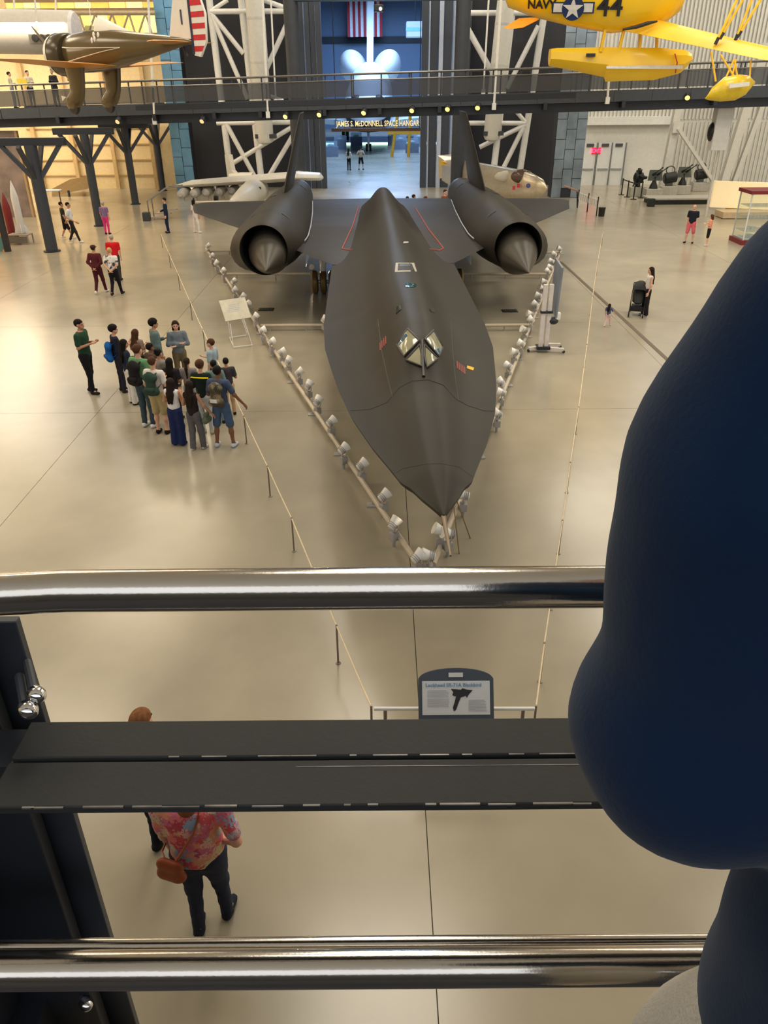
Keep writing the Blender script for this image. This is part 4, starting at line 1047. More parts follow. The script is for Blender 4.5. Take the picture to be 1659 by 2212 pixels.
pn = rd.part('frame', MB().prism([cen + xn * a + upn * b for a, b in arch], -nn_ * .03), SLATE, world=True, smooth=None)
def plate(a0, b0, a1, b1, lift, m, nm, par, th=.004):
    c0 = cen + nn_ * lift
    rd.part(nm, MB().prism([c0 + xn * a + upn * b for a, b in ((a0, b0), (a1, b0), (a1, b1), (a0, b1))], nn_ * th), m, par, world=True, smooth=None)
PAPER = M('panel_white', (226, 228, 230), 0.5, var=.02)
plate(-.355, -.225, .355, .125, .001, PAPER, 'board', pn)
plate(-.075, .165, .075, .212, .001, PAPER, 'name_label', pn)
rd.part('title', text_mb('Lockheed SR-71A Blackbird', .052, cen + nn_ * .008 + xn * -.32 + upn * .082, xn, upn, .002, align='LEFT', bold=.001), M('title_blue', (104, 150, 196), .5), pn, world=True, smooth=None)
TXT = M('text_grey', (190, 192, 194), .6)
for a0, a1, b0, k in ((-.30, -.07, .03, 5), (-.30, -.07, -.055, 6), (.13, .32, -.07, 8)):
    for i in range(k):
        plate(a0, b0 - i * .0155 - .009, a1 - random.uniform(0, .03), b0 - i * .0155, .006, TXT, 'text_line', pn, .001)
sil = [(-.055, -.19), (-.03, -.17), (-.005, -.10), (.02, -.045), (.07, -.03), (.085, -.05), (.10, -.02), (.145, .03), (.09, .035), (.04, .05), (.02, .035), (-.02, .04), (-.085, .045), (-.06, .01), (-.07, -.02), (-.045, -.035), (-.03, -.03), (-.045, -.09), (-.065, -.15)]
rd.part('jet_picture', MB().prism([cen + nn_ * .006 + xn * (a + .03) + upn * b for a, b in sil], nn_ * .002), M('picture_black', (44, 44, 48), .6), pn, world=True, smooth=None)

# ================================================================ things standing on the floor
# easel sign left of the rail
es = T('easel_sign', 'pale tilted information board on a thin white four-legged easel', 'sign', G(515, 735))
cpt = P(508, 668, G(515, 735)[1]); ex_, eu_ = nrm(V(.82, .5, 0)), nrm(V(-.3, .5, .8)); eu_ = nrm(eu_ - ex_ * (eu_ @ ex_)); en_ = np.cross(ex_, eu_)
bd_ = es.part('board', MB().box(cpt, (.78, .62, .03), axes=(ex_, eu_, en_)), M('easel_board', (206, 198, 176), .5), world=True)
for k in range(5): es.part('text_line', MB().box(cpt + en_ * .018 + eu_ * (.14 - k * .05) - ex_ * .02 * k, (.34, .016, .002), axes=(ex_, eu_, en_)), TXT, bd_, world=True)
for a, b in (((505, 752), (497, 700)), ((545, 746), (525, 685)), ((497, 722), (492, 690)), ((533, 718), (520, 682))):
    q = G(*a); es.part('leg', MB().tube(q, V(q[0], q[1], 0) + (P(*b, q[1]) - q) * V(1, 1, 1), .014, n=8), WHITEP, world=True)
for a, b in (((505, 750), (544, 745)), ((496, 729), (532, 724)), ((505, 750), (496, 729))):
    es.part('stretcher', MB().tube(G(*a, .04), G(*b, .04), .012, n=8), WHITEP, world=True)
# rolling display stand right of the rail
bs = G(1166, 760)
ds = T('display_stand', 'rolling white stand holding a tall sky-blue picture board edge-on', 'stand', bs)
for dx in (0, .16): ds.part('column', MB().box(bs + V(dx, .15 * dx, .95), (.11, .09, 1.75)), M('stand_white', (222, 214, 208), .4), world=True)
ds.part('sleeve', MB().box(bs + V(.08, 0, 1.1), (.32, .13, .06)), STEELD, world=True)
ds.part('base_block', MB().box(bs + V(.08, .05, .12), (.36, .3, .08)), STEELD, world=True)
for a, b in (((.2, 0), (.62, -.14)), ((.2, .35), (.62, .32)), ((-.05, .1), (-.32, -.02))):
    br_ = ds.part('base_arm', MB().bar(bs + V(a[0], a[1], .1), bs + V(b[0], b[1], .1), .10, .07), MATS['stand_white'], world=True)
    c_ = bs + V(b[0], b[1], .045); ds.part('castor', MB().lathe([(-.02, .04), (.02, .04)], c_, (0, 1, 0), 14), STEELD, br_, world=True)
bb = bs + V(.32, .25, 0)
bo_ = ds.part('picture_board', MB().prism([bb + V(0, -.3, .95), bb + V(.05, .75, 1.0), bb + V(.09, .85, 2.3), bb + V(.05, -.25, 2.25)], V(.05, 0, 0)), M('sky_picture', (122, 128, 140), .4, var=.25, scale=1.5), world=True, smooth=None)
ds.part('motor', MB().ball(bb + V(-.02, -.2, .85), (.14, .14, .1)), STEELD, world=True)
ds.part('white_box', MB().box(bb + V(.08, -.22, .98), (.14, .12, .2)), LAMPW, world=True, bevel=.02)
# pushchair
pc = T('pushchair', 'black folding pushchair in front of the woman in white top', 'pushchair', G(1374, 680), math.radians(160))
pc.o.scale = (.9, .9, .9)
PB = cloth_ = M('pushchair_black', (24, 23, 24), .7)
def pcp(nm, mb, m=None, par=None): return pc.part(nm, mb, m or PB, par, smooth=60)
pcp('seat', MB().rings([[(w_ * math.cos(t), y + d_ * math.sin(t), z) for t in np.linspace(0, 2 * math.pi, 18, endpoint=False)] for z, w_, y, d_ in ((.42, .12, .05, .16), (.48, .2, .04, .24), (.62, .22, -.02, .22), (.8, .22, -.08, .16), (.98, .19, -.12, .12))]))
pcp('canopy', MB().rings([[(.23 * math.cos(t), -.14 + .34 * math.cos(p_), .86 + .30 * math.sin(p_) * (0.25 + .75 * math.sin(t)) ) for t in np.linspace(0, math.pi, 14)] for p_ in np.linspace(.2, 2.6, 9)], caps=False, closed=False))
for sx in (-.24, .24):
    pcp('frame_tube', MB().path([(sx, .42, .12), (sx, .1, .5), (sx, -.28, .92), (sx, -.36, 1.02)], .014, 8)); pcp('frame_tube', MB().path([(sx, -.34, .12), (sx, .05, .55)], .014, 8))
    for y in (.42, -.34):
        w_ = pcp('wheel', MB().lathe([(-.02, .08), (-.02, .105), (0, .115), (.02, .105), (.02, .08)], (sx, y, .115), (1, 0, 0), 18)); pcp('hub', MB().lathe([(-.015, .05), (.015, .05)], (sx, y, .115), (1, 0, 0), 10), LAMPG, w_)
pcp('handle', MB().path([(-.24, -.36, 1.02), (-.1, -.4, 1.05), (.1, -.4, 1.05), (.24, -.36, 1.02)], .017, 8))
pcp('basket', MB().box((0, .02, .26), (.4, .46, .16)))
# floor grates and the cable cover
for lb, px in (('black slotted floor grate to the left of the jet', (575, 669)), ('black slotted floor grate to the right of the jet', (1101, 672))):
    c_ = G(*px); g_ = T('floor_grate', lb, 'grate', c_)
    g_.part('frame', MB().box((0, 0, .01), (.5, .34, .012)), M('grate_black', (44, 42, 40), .6))
    for k in range(7): g_.part('slat', MB().box((-.2 + k * .066, 0, .022), (.04, .3, .012)), M('grate_slat', (66, 62, 58), .5))
ca_, cb_ = G(1212, 566), G(1470, 803)
solo('cable_cover', MB().prism([V(ca_[0], ca_[1], 0) + V(-.07, 0, 0), V(ca_[0], ca_[1], 0) + V(.07, 0, 0), V(ca_[0], ca_[1], 0) + V(.035, 0, .018), V(ca_[0], ca_[1], 0) + V(-.035, 0, .018)], cb_ - ca_), M('cable_cover_brown', (98, 88, 72), .7), 'dark brown cable cover running diagonally across the floor right of the jet', 'cable cover')
# tripod sensor at the nose tip
tc_ = G(985, 1175); tq = T('tripod', 'thin brass tripod standing under the nose tip', 'tripod', tc_)
for k in range(3):
    an_ = .6 + k * 2.1; tq.part('leg', MB().tube(tc_ + V(.3 * math.cos(an_), .3 * math.sin(an_), 0), tc_ + V(-.1, .1, 1.0), .01, n=6), M('brass', (150, 124, 82), .35, metal=.7), world=True)
tq.part('head', MB().tube(tc_ + V(-.1, .1, 1.0), tc_ + V(-.11, .11, 1.2), .02), MATS['brass'], world=True)
# ================================================================ the far hall: orbiter, banner, sign
ORBW = M('orbiter_white', (222, 224, 226), .5, var=.05, scale=.6)
ORBB = M('orbiter_black_tile', (40, 42, 48), .6)
YO = 88.0; xo = P(793, 200, YO)[0]
ob = T('space_orbiter', 'white winged space orbiter facing us through the far doorway', 'spacecraft', (xo, YO + 15, 0))
sec = [(0, .25, 3.0, 3.7), (.6, 1.0, 2.5, 4.5), (1.8, 1.7, 2.1, 5.5), (3.4, 2.2, 1.95, 6.4), (4.2, 2.35, 1.9, 7.0), (5.2, 2.5, 1.9, 7.35), (8, 2.6, 1.9, 7.4), (18, 2.65, 1.9, 8.3), (24, 2.8, 1.9, 8.9), (31, 2.95, 1.9, 8.9), (33, 2.7, 2.1, 8.4)]
fm = MB(); bl = MB(); R1, R2 = [], []
for s_, w_, z0, z1 in sec:
    zc = z0 + (z1 - z0) * .42
    R1.append([(xo + w_ * math.cos(t), YO + s_, zc + (z1 - zc) * math.sin(t) ** .8) for t in np.linspace(0, math.pi, 17)] + [(xo - w_ * .98, YO + s_, zc - .3), (xo + w_ * .98, YO + s_, zc - .3)])
    R2.append([(xo + w_ * math.copysign(abs(math.cos(t)) ** .6, math.cos(t)), YO + s_, zc - .28 + (zc - .28 - z0) * math.sin(t)) for t in np.linspace(math.pi, 2 * math.pi, 13)])
fm.rings(R1); bl.rings(R2)
hull = ob.part('upper_hull', fm, ORBW, world=True, smooth=50); ob.part('belly', bl, ORBB, world=True, smooth=50)
for k in range(-2, 3):
    a = k * .62; yy = YO + 3.9 + abs(k) * .35
    ob.part('cockpit_window', MB().prism([(xo + a - .24, yy - .55, 5.95 - abs(k) * .1), (xo + a + .24, yy - .55, 5.95 - abs(k) * .1), (xo + a + .22, yy + .1, 6.6 - abs(k) * .12), (xo + a - .22, yy + .1, 6.6 - abs(k) * .12)], (0, -.06, .04)), ORBB, hull, world=True)
for sd in (-1, 1):
    ob.part('manoeuvring_pod', MB().ball((xo + sd * 2.2, YO + 29, 8.35), (1.75, 4.2, 2.15), 24, 16, axes=[nrm((1, 0, -sd * .6)), (0, 1, 0), nrm((sd * .6, 0, 1))]), ORBW, world=True, smooth=60)
    ob.part('forward_thruster', MB().ball((xo + sd * 1.1, YO + 2.3, 5.2), (.5, .6, .3)), ORBB, hull, world=True)
    ob.part('wing', MB().prism([(xo + sd * 2.3, YO + 12, 2.0), (xo + sd * 4.5, YO + 20, 2.0), (xo + sd * 11.6, YO + 27, 2.2), (xo + sd * 11.6, YO + 31, 2.2), (xo + sd * 2.3, YO + 33, 2.0)], (0, 0, .6)), ORBW, world=True, smooth=None)
    lg = ob.part('gear_leg', MB().tube((xo + sd * 3.3, YO + 24, .5), (xo + sd * 3.3, YO + 24, 2.2), .16), GEARW, world=True)
    for k in (-.3, .3): ob.part('tyre', MB().lathe([(-.15, .3), (-.15, .5), (0, .55), (.15, .5), (.15, .3)], (xo + sd * 3.3 + k, YO + 24, .55), (1, 0, 0), 18), BLK, lg, world=True)
ob.part('tail_fin', MB().prism([(xo - .4, YO + 24.5, 7.6), (xo - .4, YO + 33, 7.9), (xo - .25, YO + 35, 17.2), (xo - .25, YO + 31.5, 17.2)], (.8, 0, 0)), ORBW, world=True, smooth=None)
lg = ob.part('gear_leg', MB().tube((xo, YO + 4.5, .4), (xo, YO + 4.8, 2.2), .14), GEARW, world=True)
for k in (-.2, .2): ob.part('tyre', MB().lathe([(-.11, .2), (-.11, .36), (0, .4), (.11, .36), (.11, .2)], (xo + k, YO + 4.5, .4), (1, 0, 0), 18), BLK, lg, world=True)
bn = T('flag_banner', 'red and white striped flag hanging high behind the orbiter', 'flag', P(788, 81, 139))
a, b = P(751, 80, 139), P(826, 80, 139); zt = P(788, -70, 139)[2]
for k in range(13):
    x0_ = a[0] + (b[0] - a[0]) * k / 13; w_ = (b[0] - a[0]) / 13
    bn.part('stripe', MB().prism([(x0_, 139 + .1 * math.sin(k), a[2]), (x0_ + w_, 139 + .1 * math.sin(k + 1), a[2]), (x0_ + w_, 139 + .1 * math.sin(k + 1), zt), (x0_, 139 + .1 * math.sin(k), zt)], (0, .04, 0)), M('flag_red', (186, 46, 60), .7) if k % 2 == 0 else M('flag_white', (232, 232, 236), .7), world=True, smooth=None)
bn.part('rod', MB().tube((a[0], 139.1, zt), (b[0], 139.1, zt), .06), STEELD, world=True)
sg = P(818, 268, 61.2)
sgn_ = T('hall_sign', 'long hanging sign with raised cream capital letters across the far doorway', 'sign', sg - V(0, 0, .5))
xa, xb = P(726, 268, 61.2)[0], P(906, 268, 61.2)[0]
tm = text_mb('JAMES S. McDONNELL SPACE HANGAR', .5, V((xa + xb) / 2, 61.2, sg[2] + .02), (1, 0, 0), (0, 0, 1), .1, bold=.006)
vx = [v[0] for v in tm.v]; k_ = (xb - xa) / (max(vx) - min(vx)); tm.v = [((v[0] - (xa + xb) / 2) * k_ + (xa + xb) / 2, v[1], v[2]) for v in tm.v]
sgn_.part('letters', tm, M('letters_cream', (240, 214, 160), .4, emit=.7), world=True, smooth=None)
sgn_.part('beam', MB().box(((xa + xb) / 2 - .1, 61.3, sg[2] - .36), (xb - xa + .5, .2, .22)), M('sign_beam_brown', (74, 56, 48), .5), world=True)
for x in (xa, xb): sgn_.part('hanger', MB().tube((x, 61.3, sg[2] - .3), (x, 61.3, 13.1), .03), STEELD, world=True)
gq = P(815, 339, 100); ls_ = solo('light_strip', MB().box((P(812, 339, 104)[0], 104, .10), (15.5, .35, .2)), M('green_white_glow', (196, 255, 226), .4, emit=2.5), 'glowing pale green light strip across the far hall floor', 'light strip')
gy = M('gantry_orange', (226, 160, 40), .5)
ga = T('gantry', 'orange lattice gantry at the far hall right of the sign', 'gantry', G(893, 338))
gb = G(893, 338)
for dx in (-2.2, -.5, 1.0, 2.2): ga.part('leg', MB().tube(gb + V(dx, 0, 0), gb + V(dx * .7, 0, 4.2), .16, n=8), gy, world=True)
for z in (2.2, 4.2): ga.part('beam', MB().bar(gb + V(-2.6, 0, z), gb + V(2.6, 0, z), .25, .35), gy, world=True)
sa = P(897, 64, 100)
st = T('satellite', 'boxy white satellite hanging in the far hall above the doorway', 'satellite', sa - V(0, 0, 1))
st.part('bus', MB().box(sa, (2.0, 1.6, 1.5)), ORBW, world=True, bevel=.1); st.part('band', MB().box(sa + V(0, -.02, 0), (2.05, 1.65, .35)), M('satellite_cyan', (150, 214, 220), .3, metal=.4), world=True); st.part('wire', MB().tube(sa + V(0, 0, .7), sa + V(0, 0, 8), .05), STEELD, world=True)
for k in range(7):
    px = [716, 735, 865, 890, 905, 850, 770][k]; py = [338, 322, 322, 330, 316, 312, 314][k]
    c_ = G(px, py); t = T('display_case', 'low glass-topped display case on the far hall floor, %s from the left' % ORD[[0, 1, 4, 5, 6, 3, 2][k]], 'display case', c_, group='display cases in the far hall')
    t.part('plinth', MB().box((0, 0, .45), (1.4, .8, .9)), M('plinth_blue_grey', (120, 130, 150), .6)); t.part('cover', MB().box((0, 0, 1.15), (1.3, .7, .5)), glass('case_glass', (220, 232, 240), .3))
    t.part('exhibit', MB().ball((0, 0, 1.05), (.35, .2, .14)), ORBW)
# projector hung from the beam
pj = P(818, 18, 51); t = T('projector', 'small black projector hung from the beam over the doorway', 'projector', pj - V(0, 0, .2)); t.part('body', MB().box(pj, (.55, .6, .34)), BLK, world=True, bevel=.05); t.part('lens', MB().lathe([(0, .1), (.08, .1)], pj + V(.1, -.3, -.05), (0, -1, 0), 12), CHROME, world=True); t.part('mount', MB().tube(pj, pj + V(0, .6, .9), .04), STEELD, world=True)

# ================================================================ white aircraft behind the left engine
AW = M('airliner_white', (218, 212, 198), .4, var=.05)
yw = 50.0
wa = T('white_aircraft', 'white multi-engined aircraft with a long straight wing behind the left nacelle', 'aircraft', G(470, 438))
w0, w1 = P(376, 406, 46.5), P(655, 384, 52.0)
wa.part('wing', wing_mb(P(640, 384, 50), P(660, 383, 54), P(382, 401, 46), P(376, 404, 48), .38, .26), AW, world=True)
wa.part('wing', wing_mb(P(640, 384, 50), P(650, 382, 54), P(697, 385, 52), P(700, 384, 54), .38, .30), AW, world=True)
for k, px in enumerate((398, 425, 450, 478, 505)):
    c_ = P(px, 402 - (px - 376) * .055, 47.0 + k * .6); g_ = wa.part('engine_pod', MB().lathe([(0, .1), (.1, .22), (.8, .27), (1.8, .24), (2.4, .1)], c_ + V(0, -1.2, -.35), (0, 1, 0), 14), M('pod_grey', (176, 172, 164), .4), world=True)
    wa.part('exhaust_stub', MB().tube(c_ + V(.1, -.6, -.3), c_ + V(.1, -.5, -.75), .1), MATS['pod_grey'], g_, world=True)
hb = MB(); hb.rings([[P(x, y, YY) + V(w_ * math.cos(t), 0, h_ * math.sin(t)) for t in np.linspace(0, 2 * math.pi, 18, endpoint=False)] for x, y, YY, w_, h_ in ((498, 437, 44.0, .10, .12), (512, 434, 44.6, .32, .34), (530, 427, 46, .55, .6), (548, 416, 48.5, .7, .75), (556, 408, 51, .7, .75), (535, 396, 54, .5, .5), (515, 390, 56, .2, .25))])
hl = wa.part('fuselage', hb, AW, world=True, smooth=60)
wa.part('cockpit_window', MB().prism([P(552, 404, 47.2), P(563, 404, 47.6), P(564, 409, 47.6), P(552, 410, 47.2)], V(0, .12, 0)), BLK, hl, world=True)
wa.part('tail_fin', MB().prism([P(485, 334, 54), P(493, 334, 54), P(500, 368, 54), P(512, 380, 54), P(525, 388, 54), P(492, 390, 54)], V(.25, .1, 0)), AW, world=True, smooth=None)
wa.part('tail_cone', MB().path([P(495, 386, 54), P(520, 388, 54), P(540, 396, 54)], [.3, .45, .7], 12), AW, world=True)
for px, py in ((468, 438), (560, 441)):
    q = G(px, py); lg = wa.part('gear_leg', MB().tube(q + V(0, 0, .3), q + V(0, 0, 1.4), .07), GEARW, world=True); wa.part('tyre', MB().lathe([(-.1, .15), (-.1, .28), (.1, .28), (.1, .15)], q + V(0, 0, .29), (1, 0, 0), 16), BLK, lg, world=True)
pl_ = G(520, 440); solo('white_missile', MB().lathe([(0, .02), (.4, .12), (3.2, .12), (3.25, .02)], G(536, 436, .121), V(-1, -.15, 0), 12), AW, 'slim white missile lying beside the white aircraft', 'missile')
tv = P(420, 436, 44); sgp = T('lit_sign', 'small glowing peach information panel beyond the left wing tip', 'sign', G(420, 445)); q = G(420, 445)
sgp.part('panel', MB().box(q + V(0, 0, .95), (.95, .06, .42)), M('peach_glow', (250, 206, 176), .5, emit=.9), world=True); sgp.part('leg', MB().box(q + V(0, 0, .37), (.08, .06, .74)), STEELD, world=True)
# ================================================================ silver jet behind the right engine
SIL = M('bare_aluminium', (206, 194, 172), .3, metal=.55, var=.08)
sj = T('silver_jet', 'bare metal jet with a bubble canopy and yellow band behind the right nacelle', 'aircraft', G(1060, 430))
sp_ = [(1182, 407, 43.5, .05), (1172, 405, 43.9, .4), (1150, 402, 44.6, .62), (1115, 398, 46, .78), (1070, 392, 48, .85), (1020, 384, 50.5, .9), (985, 376, 52.5, .85), (955, 368, 54, .6)]
fm = MB(); fm.rings([[P(x, y, YY) + V(.15 * r_ * math.sin(t) * 0, r_ * math.cos(t) * .9, r_ * math.sin(t)) for t in np.linspace(0, 2 * math.pi, 20, endpoint=False)] for x, y, YY, r_ in sp_])
sjf = sj.part('fuselage', fm, SIL, world=True, smooth=60)
sj.part('canopy', MB().ball(P(1128, 381, 45.4), (.62, .3, .36), 16, 10), glass('canopy_dark_glass', (120, 96, 84), .6), sjf, world=True)
sj.part('spine_fairing', MB().ball(P(1095, 381, 46.6), (.7, .25, .3)), AW, sjf, world=True)
sj.part('roundel', MB().lathe([(0, .12), (.05, .12), (.06, .02)], P(1141, 401, 44.0), (0, -1, 0), 16), M('roundel_blue', (72, 76, 130), .5), sjf, world=True)
for px, py in ((1110, 406), (1120, 401)): sj.part('red_marking', MB().box(P(px, py, 45.1), (.14, .05, .2)), REDP, sjf, world=True)
tf_ = sj.part('tail_fin', MB().prism([P(946, 336, 54), P(972, 334, 54), P(990, 340, 53.4), P(1020, 362, 52), P(1000, 376, 52.4), P(948, 386, 54)], V(.1, .3, 0)), SIL, world=True, smooth=None)
sj.part('yellow_band', MB().prism([P(950, 348, 53.6), P(982, 350, 53.2), P(1014, 362, 51.8), P(1008, 367, 51.8), P(980, 358, 53.2), P(950, 356, 53.6)], V(0, -.05, 0)), M('band_yellow', (222, 176, 30), .5), tf_, world=True, smooth=None)
sj.part('wing', wing_mb(P(1090, 402, 47.6), P(1030, 396, 50.4), P(1180, 408, 51), P(1160, 406, 53), .12, .05), SIL, world=True)
for px, py in ((1120, 424), (1000, 420)):
    q = G(px, py); lg = sj.part('gear_leg', MB().tube(q + V(0, 0, .3), q + V(0, 0, 1.6), .07), GEARW, world=True); sj.part('tyre', MB().lathe([(-.1, .15), (-.1, .28), (.1, .28), (.1, .15)], q + V(0, 0, .29), (0, 1, 0), 16), BLK, lg, world=True)

# ================================================================ right gallery
WST = M('white_gallery_steel', (206, 204, 196), .45, var=.05)
for k, (a, b, lb, w_) in enumerate([((1468, 215), (1437, 372), 'leaning white steel column by the white doors', .45), ((1620, 205), (1562, 395), 'thick leaning white column behind the display wall', .5), ((1655, 205), (1590, 380), 'thin leaning white column at the far right', .3)]):
    pa, pb = P(*a, 56), P(*b, 56); d = pb - pa; pb = pa + d * (pa[2] / -d[2]) if d[2] < 0 else pb
    c = T('column', lb, 'column', pb); up = pa + (pa - pb) * .5
    for s_ in (-1, 1): c.part('flange', MB().bar(up + V(0, s_ * w_ * .45, 0), pb + V(0, s_ * w_ * .45, 0), w_, .05, up=(0, 1, 0)), WST, world=True)
    c.part('web', MB().bar(up, pb, .06, w_ * .9, up=(0, 1, 0)), WST, world=True)
br = T('brace', 'diagonal white brace between the leaning columns', 'brace', P(1545, 400, 55.58)); br.part('bar', MB().bar(P(1464, 276, 55.58), P(1546, 400, 55.58), .3, .2), WST, world=True); br.part('gusset', MB().box(P(1464, 276, 55.58), (.6, .1, .6)), WST, world=True)
# white speaker cluster on a thin pole
pb = G(1524, 468); pt = P(1545, 318, pb[1])
ps = T('pole_speaker', 'tall thin white pole topped by a white box with black loudspeakers', 'speaker pole', pb)
ps.part('pole', MB().tube(pb, V(pb[0] + .05, pb[1], pt[2]), .07, .06, 12), WST, world=True)
ps.part('box', MB().box(P(1556, 279, pb[1]), (.85, .6, 2.0)), WHITEP, world=True, bevel=.04)
for px in (1536, 1570): ps.part('loudspeaker', MB().ball(P(px, 285, pb[1]), (.16, .3, .45)), BLK, world=True)
ps.part('lower_box', MB().box(P(1550, 311, pb[1]), (.5, .4, .4)), STEELD, world=True)
# anti-aircraft guns and engines on stands
GUN = M('gun_black', (34, 36, 34), .45, metal=.3, var=.2); GUNG = M('gun_green_grey', (74, 80, 72), .5, var=.2)
def gun(px, py, kind, lb):
    q = G(px, py); t = T('gun_exhibit', lb, 'exhibit', q, group='dark gun exhibits by the white wall'); t.o.scale = (.78, .78, .78)
    t.part('plinth', MB().box((0, 0, .35), (1.3, .9, .7)), M('plinth_pale', (176, 172, 160), .6), bevel=.03)
    if kind == 0:
        t.part('mount', MB().lathe([(0, .35), (.2, .3), (.5, .16), (.9, .14)], (0, 0, .7), (0, 0, 1), 16), GUN)
        for s_ in (-.18, .18): t.part('barrel', MB().lathe([(0, .09), (.9, .08), (1.0, .04), (2.3, .035), (2.35, .06), (2.5, .06)], (s_, .3, 1.6), (.0, -1, .35), 12), GUN)
        t.part('receiver', MB().box((0, .3, 1.6), (.6, .8, .35)), GUN); t.part('seat', MB().ball((.0, .9, 1.3), (.22, .2, .08)), GUNG); t.part('shield', MB().prism([(-.6, -.15, 1.3), (.6, -.15, 1.3), (.5, -.05, 2.1), (-.5, -.05, 2.1)], (0, .03, 0)), GUNG)
    elif kind == 1:
        t.part('crankcase', MB().lathe([(-.4, .2), (-.3, .4), (.3, .4), (.45, .15), (.7, .1)], (0, 0, 1.4), (1, 0, 0), 18), GUN)
        for k in range(9):
            an_ = k * 2 * math.pi / 9; t.part('cylinder', MB().tube((0, .3 * math.cos(an_), 1.4 + .3 * math.sin(an_)), (0, .72 * math.cos(an_), 1.4 + .72 * math.sin(an_)), .13, .12, 10), GUN)
        t.part('stand', MB().tube((-.3, -.3, .7), (-.1, 0, 1.3), .06).tube((-.3, .3, .7), (-.1, 0, 1.3), .06), GUNG)
    else:
        t.part('drum', MB().lathe([(0, .3), (.1, .42), (1.0, .42), (1.1, .2)], (-.5, 0, 1.25), (1, 0, .15), 18), GUN); t.part('pedestal', MB().box((0, 0, .95), (.5, .4, .5)), GUNG); t.part('ring', MB().path([(.35 * math.cos(a), .1, 1.9 + .3 * math.sin(a)) for a in np.linspace(0, 6.28, 15)], .05, 8), GUNG)
gun(1374, 423, 1, 'dark radial engine on a pale plinth behind the belt posts'); gun(1408, 427, 0, 'black twin-barrel gun on a plinth, left of the tallest gun'); gun(1441, 421, 2, 'black drum-shaped engine on a plinth in the middle of the gun row')
gun(1470, 419, 0, 'tallest black gun of the row, with raised barrels'); gun(1508, 412, 2, 'dark engine with a ring on top at the right end of the gun row')
tb_ = T('gun_platform', 'low grey platform with dark trim in front of the gun exhibits', 'platform', G(1470, 440)); q = G(1470, 440)
tb_.part('top', MB().box(q + V(.3, .4, .3), (4.6, 1.6, .08)), M('platform_grey', (160, 156, 146), .6), world=True); tb_.part('skirt', MB().box(q + V(.3, .4, .13), (4.4, 1.4, .26)), GUN, world=True)
# black belt posts by the doors and left of the guns
prev = None
bp_ = T('belt_barrier', 'row of black belt posts beside the white doors', 'barrier', G(1360, 428))
for k, (x, y) in enumerate(((1342, 421), (1354, 426), (1368, 431), (1384, 428))):
    q = G(x, y); po = bp_.part('post', MB().tube(q, q + V(0, 0, 1.0), .04, n=10), GUN, world=True); bp_.part('base', MB().lathe([(0, .2), (.03, .18), (.04, .04)], q, (0, 0, 1), 14), GUN, po, world=True)
    if prev is not None: bp_.part('belt', MB().bar(prev + V(0, 0, .93), q + V(0, 0, .93), .01, .06), GUN, world=True)
    prev = q
st_b = T('striped_barrier', 'striped white barrier with dark end post by the steel cladding', 'barrier', G(1268, 458)); prev = None
for k, (x, y) in enumerate(((1247, 449), (1268, 458), (1288, 467))):
    q = G(x, y); st_b.part('post', MB().tube(q, q + V(0, 0, 1.0), .035, n=10), GUN, world=True)
    if prev is not None:
        for j in range(5):
            a_, b_ = prev + (q - prev) * (j + .1) / 5, prev + (q - prev) * (j + .6) / 5; st_b.part('slat', MB().bar(a_ + V(0, 0, .5), b_ + V(0, 0, .85), .03, .12), WHITEP, world=True)
    prev = q
bx2 = G(1287, 466); solo('black_bin', MB().lathe([(0, .16), (.42, .19), (.44, .2), (.46, .2)], bx2 + V(.25, -.2, 0), (0, 0, 1), 16), GUN, 'small black bin at the end of the striped barrier', 'bin')
bx3 = G(1405, 446); solo('black_bin', MB().box(bx3 + V(0, 0, .22), (.4, .35, .44)), GUN, 'small black box on the floor in front of the guns', 'bin', bevel=.03)
rb = T('ramp_rail', 'slanted tan rope rail leading to the steel cladding', 'rail', G(1246, 449)); rb.part('bar', MB().tube(P(1220, 402, 52), P(1247, 412, 47), .05), M('rope_tan', (176, 140, 110), .6), world=True); q = G(1247, 449); rb.part('post', MB().tube(q, P(1247, 410, q[1]), .04), GUN, world=True)
# glowing cream display wall and the red-based glass case
CRM = M('backlit_cream', (248, 226, 178), .6, emit=.35, var=.06)
q0, q1 = G(1532, 462), G(1700, 470)
dw = T('display_wall', 'backlit cream display wall with framed panels at the right edge', 'display', (q0 + q1) / 2)
zt_ = P(1545, 391, q0[1])[2]
wp_ = dw.part('panel', MB().hexa([q0 + V(0, 0, .35), q1 + V(0, 0, .35), q1 + V(0, .2, .35), q0 + V(0, .2, .35), q0 * V(1, 1, 0) + V(0, 0, zt_), q1 * V(1, 1, 0) + V(0, 0, zt_), q1 * V(1, 1, 0) + V(0, .2, zt_), q0 * V(1, 1, 0) + V(0, .2, zt_)]), CRM, world=True)
dw.part('base', MB().box((q0 + q1) / 2 + V(.3, -.5, .18), (4.2, 1.2, .3)), M('base_pale', (200, 176, 140), .6), world=True)
for (x, y, w_, h_) in ((1585, 447, .9, .22), (1600, 425, .7, .4), (1570, 432, .5, .3)):
    dw.part('caption', MB().box(P(x, y, q0[1] - .06), (w_, .03, h_)), M('caption_tan', (196, 158, 120), .6), wp_, world=True)
dcq = G(1603, 529); dc = T('glass_case', 'tall glass display case with dark red base and top at the right edge', 'display case', dcq)
REDB = M('case_dark_red', (118, 24, 32), .4)
zc1 = P(1612, 413, dcq[1] + .5)[2]
dc.part('base', MB().box(dcq + V(1.2, .6, .1), (2.6, 1.4, .2)), REDB, world=True); dc.part('top', MB().box(dcq + V(1.2, .6, zc1), (2.6, 1.4, .14)), REDB, world=True)
